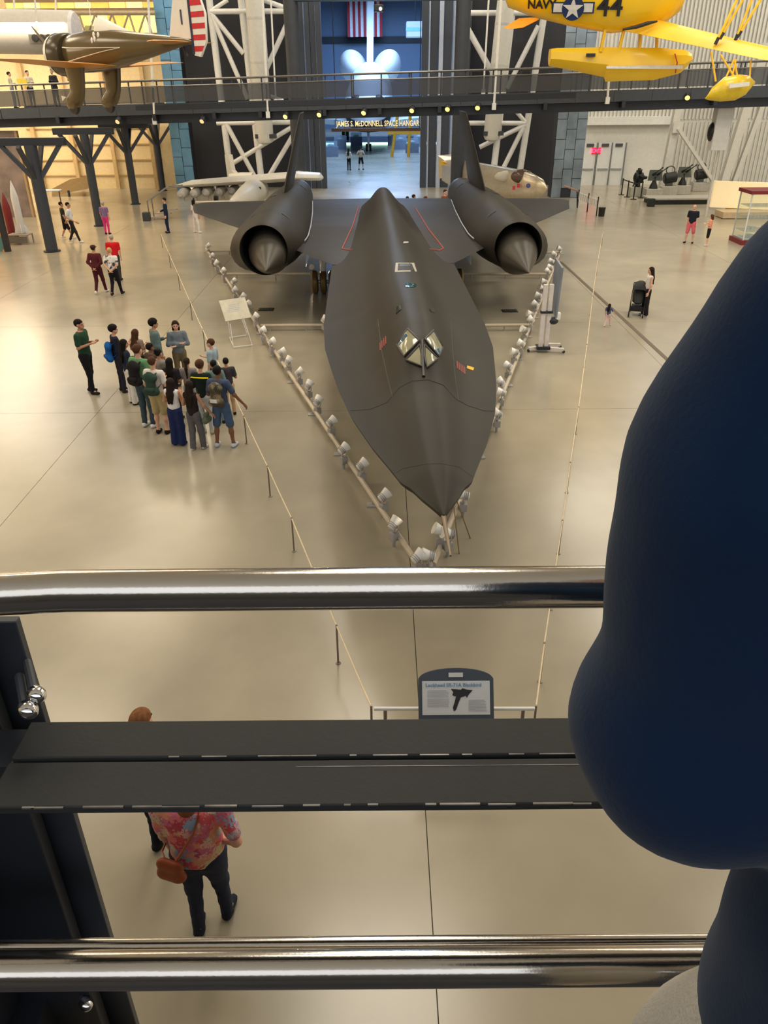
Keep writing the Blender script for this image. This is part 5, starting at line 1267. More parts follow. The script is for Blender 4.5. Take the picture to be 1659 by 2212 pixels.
for dx in (0, 2.4):
    for dy in (0, 1.2): dc.part('corner_post', MB().box(dcq + V(dx, dy, zc1 / 2 + .05), (.05, .05, zc1 - .25)), WHITEP, world=True)
for z in (.55, 1.1, 1.6):
    if z < zc1 - .2: dc.part('shelf', MB().box(dcq + V(1.2, .6, z), (2.3, 1.1, .03)), glass('shelf_glass', (236, 240, 238), .35), world=True)
dc.part('floor_panel', MB().box(dcq + V(1.2, .6, .22), (2.3, 1.1, .04)), PAPER, world=True)
for lb2, a_, b_ in (('pane', (1.2, -.02), (2.4, .02)), ('pane', (-.02, .6), (.02, 1.2))):
    dc.part('pane', MB().box(dcq + V(a_[0], a_[1], zc1 / 2 + .05), (b_[0], b_[1], zc1 - .25)), glass('case_pane', (240, 244, 242), .08), world=True)
for k in range(6):
    c_ = dcq + V(.4 + (k % 3) * .7, .4, (.24, .57)[k // 3]); m_ = solo('model_aircraft', MB().path([c_ + V(-.22, 0, .12), c_ + V(0, 0, .13), c_ + V(.25, 0, .12)], [.02, .05, .02], 8).box(c_ + V(0, 0, .14), (.09, .5, .015)).box(c_ + V(-.2, 0, .18), (.06, .015, .1)).tube(c_, c_ + V(0, 0, .1), .01), ORBW, 'white model aircraft in the red glass case, %s of six' % ORD[k], 'model', 'models in the red glass case')
# ================================================================ left edge exhibits
mu = G(28, 470); mp = T('mural_panel', 'tall grey and rust painted panel behind the rockets at the left edge', 'panel', mu)
mp.part('board', MB().box(mu + V(0, .2, 2.2), (2.2, .15, 4.4)), M('mural_grey_rust', (128, 112, 104), .6, var=.35, scale=1.2), world=True); mp.part('frame', MB().box(mu + V(1.15, .15, 2.2), (.12, .25, 4.4)), M('frame_tan', (170, 140, 100), .5), world=True)
pu = G(98, 455); bnr = T('banner_stand', 'narrow violet blue banner beside the thickest column', 'banner', pu); bnr.part('cloth', MB().box(pu + V(0, 0, 1.9), (.32, .05, 3.2)), M('banner_violet', (104, 108, 170), .7), world=True); bnr.part('pole', MB().tube(pu, pu + V(0, .06, 3.6), .03), STEELD, world=True)
cp_ = G(2, 543); cpn = T('exhibit_panel', 'colourful orange and teal exhibit panel at the left edge', 'panel', cp_); cpn.part('board', MB().box(cp_ + V(-.2, 0, 1.4), (.9, .1, 2.8)), cells_mat('teal_orange_print', [(70, 150, 150), (226, 150, 70), (90, 130, 120), (206, 110, 60)], 1.4), world=True); cpn.part('edge', MB().box(cp_ + V(.35, -.05, 1.5), (.22, .22, 3.0)), BLK, world=True)
rk = G(44, 528)
cr = T('rocket_stand', 'grey wire-sided display stand under the rockets', 'stand', rk)
cr.part('deck', MB().box(rk + V(0, .2, .42), (.95, .6, .05)), M('stand_grey', (150, 142, 130), .5), world=True)
for dx in (-.45, .45):
    for dy in (-.08, .48): cr.part('leg', MB().box(rk + V(dx, dy, .2), (.05, .05, .4)), MATS['stand_grey'], world=True)
cr.part('side_panel', MB().box(rk + V(0, -.08, .22), (.85, .02, .3)), M('stand_mesh', (110, 104, 98), .6), world=True)
def rocket(lb, c_, m, hgt, r):
    t = T('rocket', lb, 'rocket', c_); t.part('body', MB().lathe([(0, r * .7), (.08, r), (hgt * .7, r), (hgt * .85, r * .6), (hgt, .01)], c_, (0, 0, 1), 16), m, world=True)
    for k in range(4):
        an_ = k * math.pi / 2 + .4; d = V(math.cos(an_), math.sin(an_), 0); t.part('fin', MB().prism([c_ + d * r * .9 + V(0, 0, .02), c_ + d * (r + .16) + V(0, 0, .02), c_ + d * (r + .1) + V(0, 0, .25), c_ + d * r * .9 + V(0, 0, .45)], np.cross(d, V(0, 0, 1)) * .02), m, world=True)
rocket('white rocket with dark fins on the stand at the left edge', rk + V(.08, .3, .445), ORBW, 2.3, .16); rocket('dark red rocket standing left of the white rocket', rk + V(-.45, .45, 0) * V(1, 1, 0) + V(-.12, .2, 0), M('rocket_red', (120, 30, 32), .4), 2.2, .18)
tbq = G(118, 447); ta = T('table', 'small white-topped table behind the walking men', 'table', tbq); ta.part('top', MB().box(tbq + V(0, 0, .95), (1.1, .6, .05)), PAPER, world=True)
for dx in (-.45, .45): ta.part('leg', MB().tube(tbq + V(dx, 0, 0), tbq + V(dx, 0, .93), .03), STEELB, world=True)
rmq = G(150, 425); rm = T('olive_wing', 'large olive brown wing panel sloping up in the left gallery', 'wing', rmq)
rm.part('skin', MB().prism([P(112, 424, rmq[1]), P(192, 407, rmq[1]), P(196, 380, rmq[1] + 2), P(150, 388, rmq[1] + 2), P(112, 408, rmq[1] + 1)], V(0, .3, 0)), M('olive_brown', (104, 84, 50), .5), world=True, smooth=None); rm.part('prop_stand', MB().tube(rmq, rmq + V(0, 0, .4), .08), STEELB, world=True)
# stair rail and box near the man in navy
sq = G(328, 476); sr = T('stair_rail', 'short grey stair with sloping handrail by the left gallery', 'stair', sq)
for k in range(3): sr.part('step', MB().box(sq + V(.2 + k * .28, .4 + k * .3, .09 + k * .17), (.9, .3, .05)), M('stair_grey', (150, 146, 140), .6), world=True)
for dy in (0.0, .9): sr.part('handrail', MB().path([sq + V(-.1, dy, 1.0), sq + V(.75, dy + .8, 1.55), sq + V(1.5, dy + .9, 1.6)], .03, 8), RAILS, world=True); sr.part('post', MB().tube(sq + V(-.1, dy, 0), sq + V(-.1, dy, 1.0), .03), RAILS, world=True)
sbx = G(327, 475); solo('grey_box', MB().box(sbx + V(-.15, -.3, .22), (.38, .35, .44)), STEELB, 'small dark grey box at the foot of the stair rail', 'box', bevel=.02)
# ================================================================ people
def surfnet(vol, org, h):
    s = vol < 0
    nx, ny, nz = vol.shape
    c = [s[i:nx - 1 + i, j:ny - 1 + j, k:nz - 1 + k] for i in (0, 1) for j in (0, 1) for k in (0, 1)]
    anyc = np.logical_or.reduce(c); allc = np.logical_and.reduce(c)
    mixed = anyc & ~allc
    ci = np.argwhere(mixed)
    idx = -np.ones(mixed.shape, np.int64); idx[mixed] = np.arange(len(ci))
    acc = np.zeros((len(ci), 3)); cnt = np.zeros(len(ci))
    off = [(0, 0, 0), (1, 0, 0), (0, 1, 0), (0, 0, 1), (1, 1, 0), (1, 0, 1), (0, 1, 1), (1, 1, 1)]
    val = {o: vol[ci[:, 0] + o[0], ci[:, 1] + o[1], ci[:, 2] + o[2]] for o in off}
    for a in off:
        for ax in range(3):
            if a[ax]: continue
            b = list(a); b[ax] = 1; b = tuple(b)
            va, vb = val[a], val[b]
            m = (va < 0) != (vb < 0)
            t = np.where(m, va / np.where(m, va - vb, 1), 0)
            for k in range(3):
                acc[:, k] += np.where(m, a[k] + (t if k == ax else 0), 0)
            cnt += m
    vs = (ci + acc / np.maximum(cnt, 1)[:, None]) * h + org
    fs = []
    for ax in range(3):
        sl0 = [slice(1, None)] * 3; sl1 = [slice(1, None)] * 3
        sl0[ax] = slice(0, -1); sl1[ax] = slice(1, None)
        a_, b_ = s[tuple(sl0)], s[tuple(sl1)]
        e = np.argwhere(a_ != b_)
        if not len(e): continue
        u, w = [k for k in range(3) if k != ax]
        base = e.copy(); base[:, u] += 1; base[:, w] += 1
        ok = np.ones(len(e), bool)
        for k in (u, w): ok &= base[:, k] < mixed.shape[k]
        e, base = e[ok], base[ok]
        q = []
        for du, dw in ((-1, -1), (0, -1), (0, 0), (-1, 0)):
            p = base.copy(); p[:, u] += du; p[:, w] += dw
            q.append(idx[p[:, 0], p[:, 1], p[:, 2]])
        q = np.stack(q, 1)
        q = q[(q >= 0).all(1)]
        fs.append(q)
    return vs, (np.concatenate(fs) if fs else np.zeros((0, 4), int))

class Sdf:
    """smooth union of tapered capsules and ellipsoids"""
    def __init__(s, k=0.04): s.p = []; s.k = k; s.cut = []; s.sub = []
    def cap(s, a, b, ra, rb=None, fl=1.0):
        s.p.append(('c', np.asarray(a, float), np.asarray(b, float), ra, ra if rb is None else rb, fl)); return s
    def ell(s, c, r): s.p.append(('e', np.asarray(c, float), np.asarray(r, float))); return s
    def carve(s, c, r): s.sub.append((np.asarray(c, float), np.asarray(r, float))); return s
    def keep(s, n, d): s.cut.append((np.asarray(n, float), d)); return s     # keep where n.p <= d
    def mesh(s, h, fold=0.0):
        lo, hi = np.full(3, 1e9), np.full(3, -1e9)
        for q in s.p:
            if q[0] == 'c':
                r = max(q[3], q[4])
                lo = np.minimum(lo, np.minimum(q[1], q[2]) - r); hi = np.maximum(hi, np.maximum(q[1], q[2]) + r)
            else: lo = np.minimum(lo, q[1] - q[2]); hi = np.maximum(hi, q[1] + q[2])
        lo -= 2.5 * h + 0.02; hi += 2.5 * h + 0.02
        n = np.ceil((hi - lo) / h).astype(int) + 1
        g = [lo[i] + h * np.arange(n[i]) for i in range(3)]
        X, Y, Z = np.meshgrid(*g, indexing='ij')
        d = None
        for q in s.p:
            if q[0] == 'c':
                a, b, ra, rb, fl = q[1:]
                ab = b - a; L2 = max(1e-9, ab @ ab)
                px, py, pz = X - a[0], Y - a[1], Z - a[2]
                t = np.clip((px * ab[0] + py * ab[1] + pz * ab[2]) / L2, 0, 1)
                dd = np.sqrt((px - t * ab[0]) ** 2 + ((py - t * ab[1]) / fl) ** 2 + (pz - t * ab[2]) ** 2) - (ra + (rb - ra) * t)
            else:
                c, r = q[1], q[2]
                k0 = np.sqrt(((X - c[0]) / r[0]) ** 2 + ((Y - c[1]) / r[1]) ** 2 + ((Z - c[2]) / r[2]) ** 2)
                dd = (k0 - 1) * min(r)
            if d is None: d = dd
            else:
                hh = np.maximum(s.k - np.abs(d - dd), 0) / s.k
                d = np.minimum(d, dd) - hh * hh * s.k * 0.25
        for c, r in s.sub:
            k0 = np.sqrt(((X - c[0]) / r[0]) ** 2 + ((Y - c[1]) / r[1]) ** 2 + ((Z - c[2]) / r[2]) ** 2)
            d = np.maximum(d, -(k0 - 1) * min(r))
        for nn, dist in s.cut:
            d = np.maximum(d, nn[0] * X + nn[1] * Y + nn[2] * Z - dist)
        if fold:
            d = d + fold * (np.sin(X * 31 + 7 * Z + 3 * np.sin(Z * 17)) * np.sin(Z * 23 + 11 * Y) )
        v, f = surfnet(d, lo, h)
        return v, f

def head_sdf():
    s = Sdf(0.03)
    s.ell((0, -0.012, 0.035), (0.076, 0.096, 0.088)).ell((0, 0.02, -0.045), (0.055, 0.066, 0.068))
    s.cap((0, 0.085, 0.012), (0, 0.104, -0.022), 0.010, 0.014)
    s.ell((0.078, -0.008, -0.005), (0.012, 0.022, 0.032)).ell((-0.078, -0.008, -0.005), (0.012, 0.022, 0.032))
    s.cap((-0.018, 0.078, -0.062), (0.018, 0.078, -0.062), 0.011)
    s.carve((0.032, 0.098, 0.012), (0.02, 0.018, 0.013)).carve((-0.032, 0.098, 0.012), (0.02, 0.018, 0.013))
    return s
def hand_sdf():
    """right hand hanging down -z, palm towards -x, thumb towards +y"""
    s = Sdf(0.010)
    s.cap((0, -0.022, -0.03), (0, -0.026, -0.085), 0.017, 0.015).cap((0, 0.02, -0.03), (0, 0.024, -0.085), 0.018, 0.015).cap((0, 0, 0.0), (0, 0, -0.08), 0.021, 0.016)
    for y, L in ((0.029, 0.066), (0.010, 0.076), (-0.010, 0.070), (-0.029, 0.054)):
        a = V(0, y, -0.085); b = a + V(-0.004, y * 0.1, -L * 0.5); c = b + V(-0.02, 0, -L * 0.33); e = c + V(-0.02, 0, -L * 0.12)
        s.cap(a, b, 0.0095, 0.0088).cap(b, c, 0.0088, 0.008).cap(c, e, 0.008, 0.007)
    s.cap((-0.004, 0.022, -0.02), (-0.012, 0.05, -0.055), 0.013, 0.011).cap((-0.012, 0.05, -0.055), (-0.018, 0.058, -0.09), 0.010, 0.008)
    return s
def eye_lips():
    mb = MB()
    for x in (-0.032, 0.032): mb.ball((x, 0.078, 0.012), 0.0125, 8, 6)
    return np.array(mb.v), mb.f
HEADS = {h: head_sdf().mesh(h) for h in (0.0085, 0.016, 0.03)}
HANDS = {h: hand_sdf().mesh(h) for h in (0.006, 0.011)}
EYEV, EYEF = eye_lips()

SKINS = {'fair': M('skin_fair', (214, 164, 138), 0.55, var=0.06), 'tan': M('skin_tan', (186, 134, 104), 0.55, var=0.06), 'brown': M('skin_brown', (128, 84, 60), 0.55, var=0.06)}
EYEM = M('eye_dark', (34, 28, 26), 0.2)
def cloth(rgb):
    return M('cloth_%02x%02x%02x' % rgb, rgb, 0.85, var=0.10, scale=9, bump=0.25, bscale=40, spec=0.2)
def hairm(rgb):
    return M('hair_%02x%02x%02x' % rgb, rgb, 0.7, var=0.25, scale=30, bump=0.3, bscale=120, spec=0.15)
HAIRC = {'black': (24, 20, 18), 'dark': (40, 28, 22), 'brown': (78, 50, 32), 'lightbrown': (128, 84, 52), 'grey': (170, 160, 148), 'blond': (190, 150, 96)}

def arm_pose(kind, side, sw=0.0):
    """elbow and wrist in the body frame (x right, y front) for the shoulder at (side*.185, 0, 1.42)"""
    sx = side
    if kind == 'down': return (sx * 0.235, -0.02, 1.14), (sx * 0.235, 0.05, 0.89)
    if kind == 'swing': return (sx * 0.23, -0.05 - sw * 0.10, 1.15), (sx * 0.235, 0.02 + sw * 0.22 * 1.0, 0.93)
    if kind == 'crossed': return (sx * 0.245, 0.03, 1.15), (-sx * 0.06, 0.20, 1.17 + 0.03 * sx)
    if kind == 'hold': return (sx * 0.24, -0.01, 1.15), (sx * 0.08, 0.24, 1.22)
    if kind == 'phone': return (sx * 0.23, 0.04, 1.16), (sx * 0.07, 0.27, 1.30)
    if kind == 'behind': return (sx * 0.26, -0.09, 1.16), (sx * 0.05, -0.17, 0.97)
    if kind == 'hips': return (sx * 0.34, -0.08, 1.16), (sx * 0.20, 0.03, 1.02)
    if kind == 'reach': return (sx * 0.30, 0.02, 1.16), (sx * 0.42, 0.16, 0.92)
    if kind == 'forward': return (sx * 0.23, 0.02, 1.14), (sx * 0.17, 0.28, 1.05)
    if kind == 'up': return (sx * 0.24, 0.10, 1.20), (sx * 0.14, 0.16, 1.44)
    return (sx * 0.235, -0.02, 1.14), (sx * 0.235, 0.05, 0.89)

def person(label, feet, top, face, shirt, pants, hair='dark', style='short', skin='fair', arms=('down', 'down'), legs='stand',
           sleeves='short', shorts=False, wide=0.0, shoes=(40, 38, 38), group=None, height=None, loc=None, build=1.0, vox=0.021, extras=(), untuck=True, child=False, name='person', skirt=False, head_turn=0.0, top_mat=None):
    """feet and top: photo points of the soles and the crown; face: 0 looks away from the overlook, 90 to the right, 180 towards it"""
    p = G(*feet) if loc is None else np.asarray(loc, float)
    if height is None:
        height = P(top[0], top[1], p[1])[2] - p[2]
    height = float(np.clip(height, 0.5, 1.92))
    sc_ = height / 1.75
    t = T(name, label, 'child' if child else 'person', p, -math.radians(face), group)
    t.o.scale = (sc_, sc_, sc_)
    if child: t.o.scale = (sc_ * 1.12, sc_ * 1.12, sc_)
    far = np.linalg.norm(p - EYE)
    hv = vox if far < 24 else (0.027 if far < 45 else 0.045)
    fine = far < 24
    bw = build
    # skeleton
    if legs == 'walk':
        an = {1: V(0.085, 0.26, 0.085), -1: V(-0.085, -0.22, 0.12)}; kn = {1: V(0.092, 0.14, 0.49), -1: V(-0.092, -0.02, 0.48)}
    elif legs == 'apart':
        an = {1: V(0.17, 0.02, 0.08), -1: V(-0.17, -0.03, 0.08)}; kn = {1: V(0.14, 0.03, 0.49), -1: V(-0.14, 0.0, 0.49)}
    elif legs == 'lean':
        an = {1: V(0.12, 0.08, 0.08), -1: V(-0.08, -0.08, 0.08)}; kn = {1: V(0.11, 0.07, 0.49), -1: V(-0.09, 0.0, 0.49)}
    else:
        an = {1: V(0.10, 0.0, 0.08), -1: V(-0.10, -0.02, 0.08)}; kn = {1: V(0.098, 0.03, 0.49), -1: V(-0.098, 0.01, 0.49)}
    hp = {1: V(0.092, 0, 0.91), -1: V(-0.092, 0, 0.91)}
    sh = {1: V(0.178 * bw, -0.01, 1.415), -1: V(-0.178 * bw, -0.01, 1.415)}
    el, wr_ = {}, {}
    for sd, kd in ((1, arms[0]), (-1, arms[1])):
        e, w_ = arm_pose(kd, sd, 1.0 if sd > 0 else -1.0); el[sd] = V(*e); wr_[sd] = V(*w_)
    # skin: one continuous body
    b = Sdf(0.045)
    b.cap((0, 0, 0.95), (0, 0, 1.05), 0.125 * bw, 0.115 * bw, 0.72).cap((0, 0, 1.1), (0, 0, 1.33), 0.112 * bw, 0.135 * bw, 0.68)
    b.cap((-0.12, -0.01, 1.40), (0.12, -0.01, 1.40), 0.055)
    b.cap((0, -0.015, 1.42), (0, 0.0, 1.54), 0.052, 0.048)
    for sd in (1, -1):
        lk = 1.0 if shorts else 0.62
        b.cap(hp[sd], kn[sd], 0.078 * bw * (1 if shorts else .8), 0.052 * lk).cap(kn[sd] , kn[sd] + (an[sd] - kn[sd]) * 0.35 + V(0, -0.012, 0), 0.05 * lk, 0.05 * lk).cap(kn[sd] + (an[sd] - kn[sd]) * 0.35, an[sd], 0.048 * lk, 0.034)
        b.cap(an[sd], an[sd] + V(0.02 * sd, 0.10, -0.045), 0.036, 0.03)
        b.cap(sh[sd], el[sd], 0.046, 0.036).cap(el[sd], wr_[sd], 0.037, 0.026)
    vs, fs = b.mesh(hv)
    allv, allf, mi = [vs], [fs], [np.zeros(len(fs), int)]
    off = len(vs)
    # head and hands grown into the same mesh
    hd_h = 0.0085 if fine and far < 14 else (0.016 if fine else 0.03)
    hv_, hf_ = HEADS[hd_h]
    ca, sa = math.cos(math.radians(-head_turn)), math.sin(math.radians(-head_turn))
    Rz = np.array([[ca, -sa, 0], [sa, ca, 0], [0, 0, 1]])
    allv.append(hv_ @ Rz.T + V(0, 0.012, 1.627)); allf.append(hf_ + off); mi.append(np.zeros(len(hf_), int)); off += len(hv_)
    ef = np.array([f for f in EYEF if len(f) == 4])
    allv.append(EYEV @ Rz.T + V(0, 0.012, 1.627)); allf.append(ef + off); mi.append(np.ones(len(ef), int)); off += len(EYEV)
    if far < 45:
        nv_, nf_ = HANDS[0.006 if far < 14 else 0.011]
        for sd in (1, -1):
            d = nrm(wr_[sd] - el[sd]); z = -d
            y = V(0, 1, 0) - z * z[1]
            if np.linalg.norm(y) < 0.3: y = V(0, 0, 1) - z * z[2]
            y = nrm(y); x = np.cross(y, z)
            q = nv_.copy(); q[:, 0] *= 1.0
            if sd < 0: q[:, 0] *= -1
            allv.append(wr_[sd] + q[:, :1] * x + q[:, 1:2] * y + q[:, 2:] * z); allf.append(nf_ + off); mi.append(np.zeros(len(nf_), int)); off += len(nv_)
    else:
        pass
    av = np.concatenate(allv); af = np.concatenate(allf); am = np.concatenate(mi)
    me = mesh_of('body', av, af.tolist(), [SKINS[skin], EYEM], 180, am)
    link('body', me, t.o)
    def put(nm, s, mat, h=None, fold=0.0, parent=None):
        v, f = s.mesh(h or hv, fold)
        if not len(f): return None
        return link(nm, mesh_of(nm, v, f.tolist(), mat, 180), parent or t.o)
    fold = 0.004 if fine else 0.0
    # top
    if sleeves != 'none' or True:
        s = Sdf(0.05)
        hem = 0.90 if untuck else 0.98
        s.cap((0, 0, hem + 0.06), (0, 0, 1.10), 0.153 * bw, 0.140 * bw, 0.74).cap((0, 0, 1.1), (0, -0.005, 1.33), 0.140 * bw, 0.152 * bw, 0.72)
        s.cap((-0.125 * bw, -0.012, 1.405), (0.125 * bw, -0.012, 1.405), 0.068)
        for sd in (1, -1):
            if sleeves == 'none': s.cap(sh[sd] * V(0.8, 1, 1), sh[sd] * V(0.8, 1, 1) + V(0, 0, -0.06), 0.05)
            elif sleeves == 'short':
                e = sh[sd] + (el[sd] - sh[sd]) * 0.72; s.cap(sh[sd], e, 0.066, 0.062)
            else:
                s.cap(sh[sd], el[sd], 0.066, 0.056).cap(el[sd], el[sd] + (wr_[sd] - el[sd]) * 0.88, 0.056, 0.044)
        s.keep((0, 0, 1), 1.475).keep((0, 0, -1), -hem)
        sh_o = put('top', s, top_mat or cloth(shirt), fold=fold)
    # trousers, shorts or skirt
    s = Sdf(0.05)
    s.cap((0, 0, 0.96), (0, 0, 1.03), 0.142 * bw, 0.136 * bw, 0.74)
    for sd in (1, -1):
        if shorts:
            k2 = hp[sd] + (kn[sd] - hp[sd]) * 0.95; s.cap(hp[sd], k2, 0.095 * bw, 0.085)
        else:
            s.cap(hp[sd], kn[sd], 0.095 * bw + wide * 0.3, 0.066 + wide * 0.6).cap(kn[sd], an[sd] + V(0, 0, -0.03), 0.064 + wide * 0.6, 0.052 + wide)
    s.keep((0, 0, 1), 1.06).keep((0, 0, -1), -0.035)
    put('shorts' if shorts else 'trousers', s, cloth(pants), fold=fold)
    for sd in (1, -1):
        s = Sdf(0.03); s.cap(an[sd] + V(0, -0.03, -0.035), an[sd] + V(0.02 * sd, 0.13, -0.045), 0.045, 0.040).cap(an[sd], an[sd] + V(0, 0, -0.03), 0.045)
        s.keep((0, 0, -1), -(an[sd][2] - 0.08))
        put('shoe', s, cloth(shoes), h=min(hv, 0.02))
    # hair
    if style != 'bald':
        hc = V(0, 0.0, 1.662); s = Sdf(0.03)
        s.ell(hc + V(0, -0.012, 0.008), (0.088, 0.106, 0.096))
        if style == 'curly': s.ell(hc + V(0, -0.005, 0.03), (0.098, 0.112, 0.092))
        s.carve(hc + V(0, 0.125, -0.055), (0.10, 0.085, 0.085))
        if style in ('short', 'curly', 'cap', 'bun'): s.keep((0, 0.5, -1), -(1.60 - 0.0))
        if style == 'long':
            s.cap(hc + V(0, -0.075, -0.02), (0, -0.125, 1.36), 0.075, 0.085, 0.6).cap((0.05, -0.11, 1.38), (0.04, -0.14, 1.16), 0.06, 0.035, 0.6).cap((-0.05, -0.11, 1.38), (-0.04, -0.14, 1.16), 0.06, 0.035, 0.6)
            for sd in (1, -1): s.cap(hc + V(sd * 0.07, 0, 0), (sd * 0.08, -0.05, 1.40), 0.03, 0.03)
        if style == 'pony':
            s.cap(hc + V(0, -0.10, 0.02), (0, -0.16, 1.50), 0.03, 0.04).cap((0, -0.16, 1.50), (0, -0.17, 1.24), 0.04, 0.02)
        if style == 'bun': s.ell(hc + V(0, -0.09, 0.075), (0.045, 0.045, 0.04))
        if style == 'bob':
            s.cap(hc + V(0, -0.06, -0.03), (0, -0.075, 1.50), 0.075, 0.07, 0.8)
            for sd in (1, -1): s.cap(hc + V(sd * 0.07, -0.01, 0), (sd * 0.075, -0.01, 1.52), 0.03, 0.03)
        if head_turn:
            for q in range(len(s.p)):
                pass
        put('hair', s, hairm(HAIRC[hair]), h=0.012 if far < 14 else (0.017 if fine else 0.03), fold=0.003 if fine else 0)
    if style == 'cap':
        mb = MB().lathe([(0, .104), (.05, .10), (.085, .07), (.10, .01)], (0, -0.005, 1.675), (0, 0, 1), 20)
        mb.prism([(-.07, .08, 1.68), (.07, .08, 1.68), (.05, .19, 1.672), (-.05, .19, 1.672)], (0, 0, .012))
        t.part('cap', mb, cloth((52, 40, 38)))
    bones = dict(sh=sh, el=el, wr=wr_, an=an, kn=kn)
    return t, bones, sc_

def backpack(t, rgb, label, mat=None, z=1.22, sc_=1.0, w=0.15, hgt=0.22, pocket=None):
    """worn on the back: a thing of its own placed behind its wearer"""
    bp = T('backpack', label, 'backpack', np.array(t.o.location) + V(0, 0, 0), t.rz)
    bp.o.scale = t.o.scale
    m = mat or cloth(rgb)
    s = Sdf(0.05)
    s.cap((-w * 0.55, -0.20, z - hgt + 0.05), (w * 0.55, -0.20, z - hgt + 0.05), 0.085).cap((-w * 0.5, -0.19, z + hgt - 0.09), (w * 0.5, -0.19, z + hgt - 0.09), 0.078)
    s.cap((0, -0.2, z - hgt + 0.08), (0, -0.19, z + hgt - 0.06), 0.12, 0.10, 0.75)
    v, f = s.mesh(0.016); link('bag', mesh_of('bag', v, f.tolist(), m, 180), bp.o)
    s = Sdf(0.03); s.cap((-w * 0.4, -0.275, z - hgt * 0.5), (w * 0.4, -0.275, z - hgt * 0.5), 0.055)
    v, f = s.mesh(0.015); link('pocket', mesh_of('pocket', v, f.tolist(), pocket or m, 180), bp.o)
    for sd in (1, -1):
        bp.part('strap', MB().path([(sd * 0.09, -0.13, z - 0.14), (sd * 0.15, 0.02, z - 0.02), (sd * 0.125, 0.08, z + 0.12), (sd * 0.11, 0.03, z + 0.22), (sd * 0.10, -0.10, z + 0.21), (sd * 0.08, -0.15, z + 0.14)], 0.018, 8, ell=0.5), m)
    return bp

NAVY = (38, 46, 70); GRP = 'visitors in the tour group beside the black jet'
# ---- the tour group
person('guide in dark green polo shirt and black trousers standing apart, left of the tour group', (200, 848), (172, 690), 95, (36, 66, 48), (24, 24, 28), 'black', 'short', 'tan', ('hold', 'hold'), 'lean', build=1.18, group=GRP)
a, *_ = person('teenager in navy hoodie with blue backpack at the left end of the tour group', (268, 846), (263, 702), 60, (28, 30, 46), (40, 40, 52), 'black', 'curly', 'fair', ('hold', 'hold'), sleeves='long', group=GRP)
backpack(a, (28, 92, 160), 'bright blue backpack worn by the teenager in the navy hoodie', z=1.10)
person('long dark-haired girl in navy jacket and white trousers, tour group', (290, 872), (279, 733), 55, (36, 42, 62), (226, 220, 212), 'black', 'long', 'tan', ('hold', 'hold'), sleeves='long', wide=0.02, group=GRP)
person('girl with long brown hair and a tan patterned top, tour group', (312, 838), (308, 711), 30, (150, 128, 112), (46, 46, 54), 'brown', 'long', 'fair', ('hold', 'hold'), group=GRP)
person('curly-haired young man in grey-green sweatshirt at the back of the tour group', (352, 838), (354, 689), 60, (96, 116, 116), (66, 66, 60), 'black', 'curly', 'tan', ('down', 'hold'), sleeves='long', build=1.1, group=GRP)
t6, *_ = person('adult with glasses and crossed arms in grey shirt and olive trousers, facing the tour group', (397, 832), (400, 693), 165, (112, 122, 130), (112, 100, 76), 'dark', 'bob', 'fair', ('crossed', 'crossed'), sleeves='long', build=1.05, group=GRP)
gl = MB()
for x in (-0.033, 0.033): gl.path([(x + 0.022 * math.cos(k), 0.122, 1.64 + 0.016 * math.sin(k)) for k in np.linspace(0, 6.28, 13)], 0.003, 5)
t6.part('glasses', gl, M('glasses_rim', (90, 40, 40), 0.4))
person('brown-haired boy in pale blue shirt by the rope, facing the tour group', (470, 868), (471, 732), 285, (150, 170, 182), (60, 66, 80), 'brown', 'short', 'fair', ('hold', 'down'), group=GRP)
a, *_ = person('boy in light green hooded jacket wearing a black backpack, tour group', (324, 922), (303, 744), 25, (104, 150, 104), (62, 78, 86), 'brown', 'short', 'fair', ('hold', 'down'), sleeves='long', group=GRP, shoes=(220, 220, 216))
backpack(a, (34, 30, 32), 'black backpack on the boy in the light green jacket')
person('dark-haired boy in brown tee in the middle of the tour group', (344, 880), (340, 741), 40, (82, 62, 54), (50, 48, 50), 'black', 'short', 'brown', ('hold', 'hold'), group=GRP)
person('dark-haired teenager with a top bun and grey hoodie, tour group', (362, 893), (357, 754), 30, (140, 132, 128), (60, 60, 66), 'black', 'bun', 'tan', ('hold', 'hold'), sleeves='long', group=GRP)
a, *_ = person('teenager in white tee and khaki shorts wearing a dark green backpack', (353, 936), (336, 771), 15, (226, 218, 208), (178, 158, 112), 'brown', 'short', 'fair', ('hold', 'down'), shorts=True, group=GRP, shoes=(28, 26, 28))
backpack(a, (50, 70, 58), 'dark green backpack on the teenager in khaki shorts', w=0.18)
person('girl with long black hair in a dark top behind the girl in navy wide trousers', (384, 906), (376, 773), 10, (52, 46, 50), (54, 52, 58), 'black', 'long', 'tan', ('hold', 'hold'), group=GRP)
person('girl in white top and wide navy trousers with long brown hair', (388, 961), (373, 817), 15, (232, 228, 226), (36, 46, 88), 'dark', 'long', 'tan', ('phone', 'hold'), sleeves='none', wide=0.045, untuck=False, group=GRP)
person('girl with dark ponytail and grey top, tour group', (420, 905), (412, 773), 0, (146, 134, 132), (190, 186, 182), 'dark', 'pony', 'tan', ('hold', 'hold'), sleeves='short', group=GRP)
t15, *_ = person('girl in grey trousers with very long dark hair and a green shoulder bag', (428, 970), (405, 823), 20, (44, 34, 34), (98, 96, 98), 'dark', 'long', 'tan', ('reach', 'hold'), 'lean', sleeves='none', wide=0.02, group=GRP, shoes=(222, 210, 206))
sb = T('shoulder_bag', 'olive green shoulder bag carried by the girl in grey trousers', 'bag', t15.loc, t15.rz); sb.o.scale = t15.o.scale
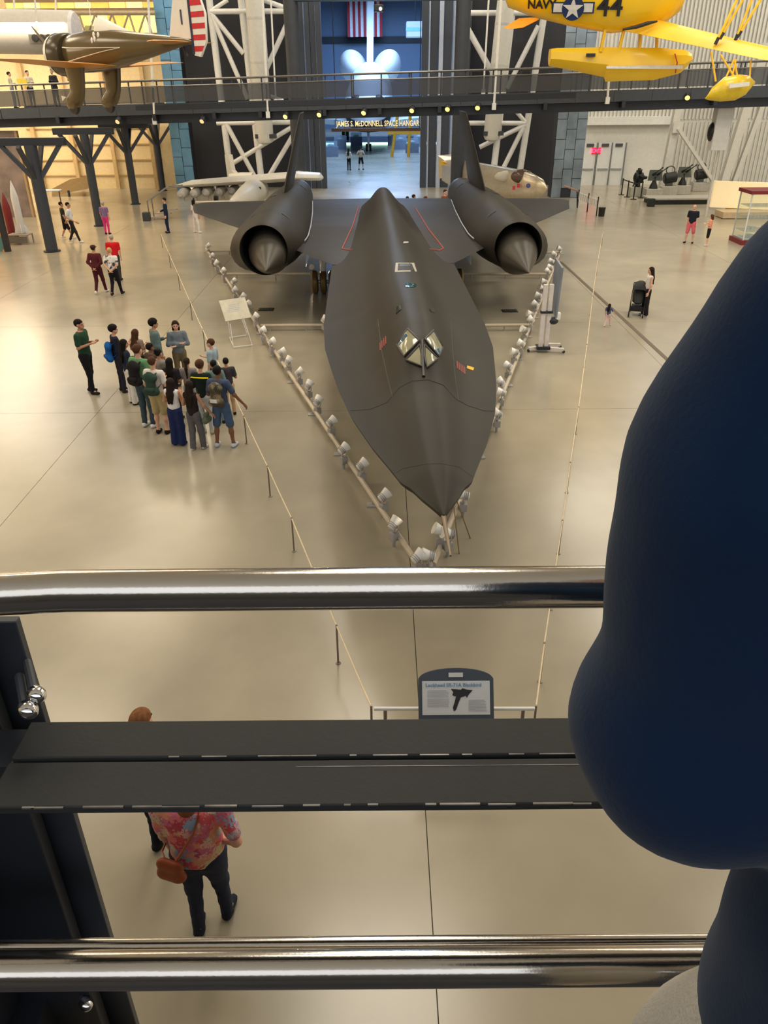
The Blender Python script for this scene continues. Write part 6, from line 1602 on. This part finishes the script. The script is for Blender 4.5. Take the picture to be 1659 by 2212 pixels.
s = Sdf(0.05); s.cap((0.30, 0.02, 0.78), (0.30, 0.16, 0.78), 0.085).cap((0.30, 0.04, 0.92), (0.30, 0.14, 0.92), 0.05)
v, f = s.mesh(0.018); link('bag', mesh_of('bag', v, f.tolist(), cloth((98, 106, 86)), 180), sb.o)
sb.part('strap', MB().path([(0.30, 0.02, 0.94), (0.27, 0.0, 1.2), (0.20, -0.02, 1.49), (0.22, 0.08, 1.25), (0.30, 0.16, 0.94)], 0.010, 6), cloth((98, 106, 86)))
t16, *_ = person('curly-haired boy in dark green jersey with yellow shoulders and pale jeans', (450, 936), (444, 779), 10, (30, 44, 36), (206, 212, 214), 'brown', 'curly', 'fair', ('down', 'hold'), sleeves='long', group=GRP, shoes=(190, 180, 150))
t16.part('yellow_band', MB().path([(-0.20, -0.075, 1.385), (-0.1, -0.112, 1.39), (0.1, -0.112, 1.39), (0.20, -0.075, 1.385)], 0.034, 8, ell=0.4), cloth((226, 204, 20)))
person('dark-haired boy in teal tee beside the yellow-shouldered jersey', (476, 914), (469, 778), 350, (116, 140, 138), (120, 146, 152), 'black', 'short', 'tan', ('hold', 'hold'), group=GRP)
a, *_ = person('dark-haired teenager in black top behind the boy in navy shorts', (500, 896), (488, 773), 340, (66, 62, 66), (206, 170, 128), 'black', 'short', 'tan', ('hold', 'hold'), group=GRP)
a, *_ = person('tall boy in navy tee and shorts touching the rope barrier, tour group', (488, 965), (487, 790), 12, (70, 84, 112), (72, 92, 122), 'black', 'short', 'brown', ('reach', 'hold'), 'apart', shorts=True, group=GRP, shoes=(206, 214, 226))
CAMO = cells_mat('camouflage', [(70, 62, 44), (112, 106, 76), (48, 50, 42), (140, 122, 92), (84, 74, 58)], 14)
b_ = backpack(a, (90, 80, 60), 'camouflage backpack on the tall boy in navy shorts', mat=CAMO)
b_.part('patch', MB().box((0, -0.335, 1.13), (0.14, 0.012, 0.07)), cloth((222, 220, 214)))

# ---- visitors crossing the floor on the left
person('man in maroon tracksuit and cap walking away with hands clasped behind', (219, 634), (209, 530), 8, (84, 32, 38), (74, 28, 36), 'dark', 'cap', 'tan', ('behind', 'behind'), 'walk', sleeves='long', build=1.1, shoes=(220, 218, 214))
person('man in bright red shirt walking ahead of the couple', (256, 606), (241, 507), 355, (206, 28, 36), (60, 60, 62), 'grey', 'short', 'fair', ('down', 'down'), build=1.15)
person('grey-haired woman in white speckled blouse and black trousers walking away', (253, 638), (241, 535), 8, (220, 216, 212), (22, 22, 26), 'blond', 'short', 'fair', ('behind', 'behind'), 'walk', build=1.12, top_mat=cells_mat('speckled_blouse', [(226, 222, 218), (228, 224, 220), (60, 58, 60), (214, 208, 204)], 18))
person('woman in purple top and bright pink trousers strolling away', (233, 506), (223, 436), 10, (134, 110, 152), (222, 62, 132), 'grey', 'short', 'fair', ('down', 'down'), build=1.15)
person('man in black tee and shorts walking beside a man in white', (146, 516), (137, 436), 60, (40, 44, 40), (30, 30, 32), 'black', 'short', 'tan', ('down', 'down'), 'walk', shorts=True, shoes=(220, 216, 212))
person('man in white tee and dark trousers striding right', (162, 524), (154, 437), 80, (214, 216, 222), (44, 38, 42), 'black', 'short', 'tan', ('swing', 'swing'), 'walk', shoes=(224, 220, 216))
person('man in dark navy tracksuit near the stair rail', (364, 503), (358, 427), 250, (26, 38, 64), (24, 34, 66), 'dark', 'short', 'fair', ('forward', 'down'), sleeves='long')
person('woman in white with dark hair beyond the wing tip', (426, 503), (420, 431), 40, (214, 206, 204), (222, 214, 212), 'black', 'bob', 'tan', ('down', 'down'), 'apart', shoes=(220, 216, 212))
# ---- on the right
person('man in black polo and pink shorts', (1487, 525), (1501, 442), 215, (30, 32, 44), (214, 104, 116), 'grey', 'bald', 'fair', ('down', 'down'), 'apart', shorts=True, build=1.12)
person('woman in peach top and black shorts with a white bag', (1526, 531), (1541, 463), 300, (226, 150, 122), (28, 28, 32), 'brown', 'bob', 'fair', ('hold', 'hold'), shorts=True, shoes=(220, 210, 204))
person('woman in white top and black wide trousers beside a pushchair', (1391, 682), (1403, 577), 270, (220, 212, 206), (34, 32, 34), 'dark', 'long', 'fair', ('forward', 'down'), sleeves='none', wide=0.04, shoes=(206, 200, 196))
person('toddler in blue top and pale pink trousers near the pushchair', (1311, 705), (1317, 656), 40, (86, 94, 128), (232, 196, 190), 'dark', 'long', 'fair', ('reach', 'down'), 'walk', group=None, child=True, vox=0.03, shoes=(226, 200, 194))
# ---- in the far hall
person('visitor in pale top and black trousers in the doorway of the far hall', (754, 368), (753, 325), 20, (206, 196, 178), (26, 26, 30), 'dark', 'long', 'fair', ('hold', 'hold'), sleeves='long', height=1.72)
person('visitor in tan shirt and dark shorts in the doorway of the far hall', (780, 367), (780, 321), 10, (186, 166, 140), (34, 34, 38), 'dark', 'short', 'fair', ('hips', 'hips'), 'apart', shorts=True, height=1.80)
for k, (x, y, c, lb) in enumerate([(880, 424, (40, 60, 48), 'visitor in dark green half hidden behind the black jet wing'), (894, 420, (70, 60, 60), 'visitor in grey-brown half hidden behind the jet wing, dark-haired'), (920, 424, (150, 70, 60), 'visitor in brick red half hidden behind the jet wing'), (962, 410, (120, 70, 54), 'visitor in rust brown beside the dark column behind the jet')]):
    q = G(x, y, 1.66 + 0.04 * k); person(lb, None, None, 20 + 40 * k, c, (40, 40, 46), 'dark' if k != 2 else 'brown', 'short', 'fair', height=1.66 + 0.04 * k, loc=(q[0], q[1], 0), group='heads behind the wing')
# ---- below the overlook
FLORAL = cells_mat('floral_print', [(226, 120, 118), (214, 84, 92), (232, 178, 170), (150, 170, 196), (226, 150, 120), (206, 110, 140), (214, 196, 150), (190, 70, 86)], 16)
tp, *_ = person('woman in pink floral blouse and dark jeans walking below the overlook', (458, 1995), (400, 1735), 2, (220, 120, 120), (48, 54, 74), 'lightbrown', 'bob', 'fair', ('hips', 'down'), 'lean', sleeves='short', build=1.42, height=1.84, top_mat=FLORAL, vox=0.018, shoes=(40, 42, 54))
LEATH = M('tan_leather', (150, 68, 30), 0.5, var=0.15)
bg_ = T('crossbody_bag', 'tan leather crossbody bag on the woman in the floral blouse', 'bag', tp.loc, tp.rz); bg_.o.scale = tp.o.scale
s = Sdf(0.04); s.cap((-0.20, -0.20, 0.94), (-0.10, -0.23, 0.94), 0.07, 0.07, 0.6).cap((-0.20, -0.20, 1.04), (-0.10, -0.23, 1.04), 0.06, 0.06, 0.6)
v, f = s.mesh(0.012); link('bag', mesh_of('bag', v, f.tolist(), LEATH, 180), bg_.o)
bg_.part('strap', MB().path([(-0.11, -0.21, 1.07), (-0.03, -0.185, 1.2), (0.06, -0.175, 1.36), (0.10, -0.11, 1.475), (0.08, 0.04, 1.48), (-0.04, 0.16, 1.3), (-0.2, 0.12, 1.1), (-0.25, -0.08, 1.02), (-0.19, -0.18, 1.06)], 0.014, 8, ell=0.5), LEATH)
person('brown-haired man in navy mostly hidden behind the railing ledge', None, None, 20, (30, 36, 54), (30, 34, 50), 'lightbrown', 'short', 'fair', ('down', 'down'), sleeves='long', build=1.15, height=1.80, loc=(-2.12, 4.95, 0), vox=0.019)
# ---- visitors on the walkway, upper left
for k, (px, c, pc_, lb) in enumerate([(12, (176, 170, 150), (120, 130, 140), 'visitor in khaki standing on the walkway at the left edge'), (52, (206, 196, 180), (60, 60, 70), 'visitor in pale shirt on the walkway holding a yellow map'), (106, (40, 40, 46), (40, 44, 60), 'visitor in black jacket on the walkway behind the propeller'), (148, (70, 60, 58), (46, 44, 50), 'visitor in brown on the walkway under the fighter')]):
    q = along(px); person(lb, None, None, 60 + 70 * k, c, pc_, 'dark', 'short', 'fair', ('hold', 'hold'), sleeves='long', height=1.72 + .03 * k, loc=(q[0], q[1] + 1.3, q[2] - .05))
q = along(40); solo('folded_map', MB().box(q + V(.1, .9, 1.15), (.5, .05, .35)), M('map_yellow', (232, 206, 70), .6), 'yellow folded map held up on the walkway', 'map')

# ================================================================ the visitor in the navy sweatshirt at the railing
def railing_visitor():
    NV = M('navy_fleece', (14, 38, 68), .9, var=.10, scale=4, bump=.06, bscale=220, spec=.12, sheen=.12)
    base = V(.50, .37, DECK_Z)
    t = T('person', 'person in navy blue sweatshirt and pale grey trousers leaning by the railing, seen close up', 'person', base)
    B = lambda p: V(*p) - base
    shL = P(1872, 760, .44); elL = P(1520, 1575, .44); wrL = V(.44, .55, DECK_Z + 1.00)
    shR = V(.70, .44, shL[2]); elR = V(.84, .46, DECK_Z + 1.12); wrR = V(.60, .60, DECK_Z + 1.04)
    cx = .49
    chest = V(cx, .38, DECK_Z + 1.28); hip = V(cx, .36, DECK_Z + .92)
    # body
    b = Sdf(.05)
    b.cap(B(hip), B(chest), .13, .135, .75).cap(B(V(cx - .12, .42, shL[2])), B(V(cx + .12, .42, shL[2])), .06).cap(B(V(cx, .42, shL[2])), B(V(cx, .45, shL[2] + .13)), .055, .052)
    for s_, a_, e_, w_ in ((-1, shL, elL, wrL), (1, shR, elR, wrR)):
        b.cap(B(a_), B(e_), .05, .042).cap(B(e_), B(w_), .042, .03)
        hpj = V(cx + s_ * .10, .36, DECK_Z + .90); knj = V(cx + s_ * .115, .40, DECK_Z + .49); anj = V(cx + s_ * .12, .36, DECK_Z + .09)
        b.cap(B(hpj), B(knj), .085, .055).cap(B(knj), B(anj), .05, .036).cap(B(anj), B(anj + V(.02 * s_, .12, -.05)), .036, .03)
    v, f = b.mesh(.016); allv = [v]; allf = [f]; mi = [np.zeros(len(f), int)]; off = len(v)
    hv_, hf_ = HEADS[.0085]; hp_ = B(V(cx, .47, shL[2] + .22)); allv.append(hv_ * 1.04 + hp_); allf.append(hf_ + off); mi.append(np.zeros(len(hf_), int)); off += len(hv_)
    ef = np.array([q for q in EYEF if len(q) == 4]); allv.append(EYEV * 1.04 + hp_); allf.append(ef + off); mi.append(np.ones(len(ef), int)); off += len(EYEV)
    nv_, nf_ = HANDS[.006]
    for sd, e_, w_ in ((-1, elL, wrL), (1, elR, wrR)):
        d = nrm(w_ - e_); z = -d; y = V(0, 0, 1) - z * z[2]; y = nrm(y); x = np.cross(y, z); q = nv_.copy()
        if sd < 0: q[:, 0] *= -1
        allv.append(B(w_) + q[:, :1] * x + q[:, 1:2] * y + q[:, 2:] * z); allf.append(nf_ + off); mi.append(np.zeros(len(nf_), int)); off += len(nv_)
    link('body', mesh_of('body', np.concatenate(allv), np.concatenate(allf).tolist(), [SKINS['fair'], EYEM], 180, np.concatenate(mi)), t.o)
    # sweatshirt: roomy sleeve that bags out over the elbow
    s = Sdf(.035)
    s.cap(B(V(cx, .37, DECK_Z + .80)), B(chest), .20, .18, .9).cap(B(V(cx - .13, .42, shL[2] - .02)), B(V(cx + .13, .42, shL[2] - .02)), .08)
    mdL = P(1612, 1280, .44)
    md0 = P(1664, 1045, .44)
    s.cap(B(shL + V(0, 0, .02)), B(md0), .085, .087).cap(B(md0), B(mdL), .087, .085).cap(B(mdL), B(elL), .085, .091).cap(B(elL), B(elL + (wrL - elL) * .5), .091, .092).cap(B(elL + (wrL - elL) * .5), B(elL + (wrL - elL) * .95), .096, .06)
    s.cap(B(shR), B(elR), .085, .085).cap(B(elR), B(elR + (wrR - elR) * .9), .085, .05)
    s.keep((0, 0, -1), -(.74)).keep((0, 0, 1), shL[2] + .08 - DECK_Z)
    v, f = s.mesh(.011, .0)
    # soft folds: long shallow drapes rather than noise
    vv = v.copy(); z_ = v[:, 2]; x_ = v[:, 0]; y_ = v[:, 1]
    k_ = .0028 * np.sin(26 * x_ + 9 * z_) * np.sin(7 * z_ + 5 * y_) + .0018 * np.sin(44 * z_ - 20 * x_ + 3 * np.sin(9 * y_))
    c_ = np.array([np.interp(z_, [.9, 1.6], [0, 0]), 0 * z_, z_]).T
    d_ = v - c_; d_[:, 2] = 0; d_ /= np.maximum(1e-6, np.linalg.norm(d_, axis=1))[:, None]
    vv += d_ * k_[:, None]
    link('sweatshirt', mesh_of('sweatshirt', vv, f.tolist(), NV, 180), t.o)
    s = Sdf(.03); s.cap(B(V(cx - .08, .37, shL[2] + .08)), B(V(cx + .08, .37, shL[2] + .08)), .05).cap(B(V(cx, .30, shL[2] - .04)), B(V(cx, .33, shL[2] + .08)), .06, .075)
    v, f = s.mesh(.012); link('hood', mesh_of('hood', v, f.tolist(), NV, 180), t.o)
    s = Sdf(.05); GRY = M('pale_grey_denim', (178, 176, 170), .85, var=.06, bump=.3, bscale=200)
    s.cap(B(hip + V(0, 0, -.04)), B(hip + V(0, 0, .0)), .15, .15, .75)
    for s_ in (-1, 1):
        s.cap(B(V(cx + s_ * .085, .37, DECK_Z + .88)), B(V(cx + s_ * .125, .40, DECK_Z + .62)), .09, .105).cap(B(V(cx + s_ * .125, .40, DECK_Z + .62)), B(V(cx + s_ * .12, .40, DECK_Z + .48)), .105, .09).cap(B(V(cx + s_ * .12, .40, DECK_Z + .48)), B(V(cx + s_ * .12, .36, DECK_Z + .06)), .088, .07)
    s.keep((0, 0, 1), .97).keep((0, 0, -1), -.04)
    v, f = s.mesh(.013); tr_ = link('trousers', mesh_of('trousers', v, f.tolist(), GRY, 180), t.o)
    for s_ in (-1, 1):
        s = Sdf(.03); s.cap((s_ * .12, -.05, .045), (s_ * .14, .13, .04), .05, .042); s.keep((0, 0, -1), 0)
        v, f = s.mesh(.014); link('shoe', mesh_of('shoe', v, f.tolist(), cloth((60, 60, 66)), 180), t.o)
    s = Sdf(.03); h0 = hp_ + V(0, -.012, .045); s.ell(h0, (.093, .112, .10)).carve(h0 + V(0, .13, -.06), (.10, .09, .09)); s.keep((0, .5, -1), -(h0[2] - .09))
    v, f = s.mesh(.01, .003); link('hair', mesh_of('hair', v, f.tolist(), hairm(HAIRC['dark']), 180), t.o)
railing_visitor()
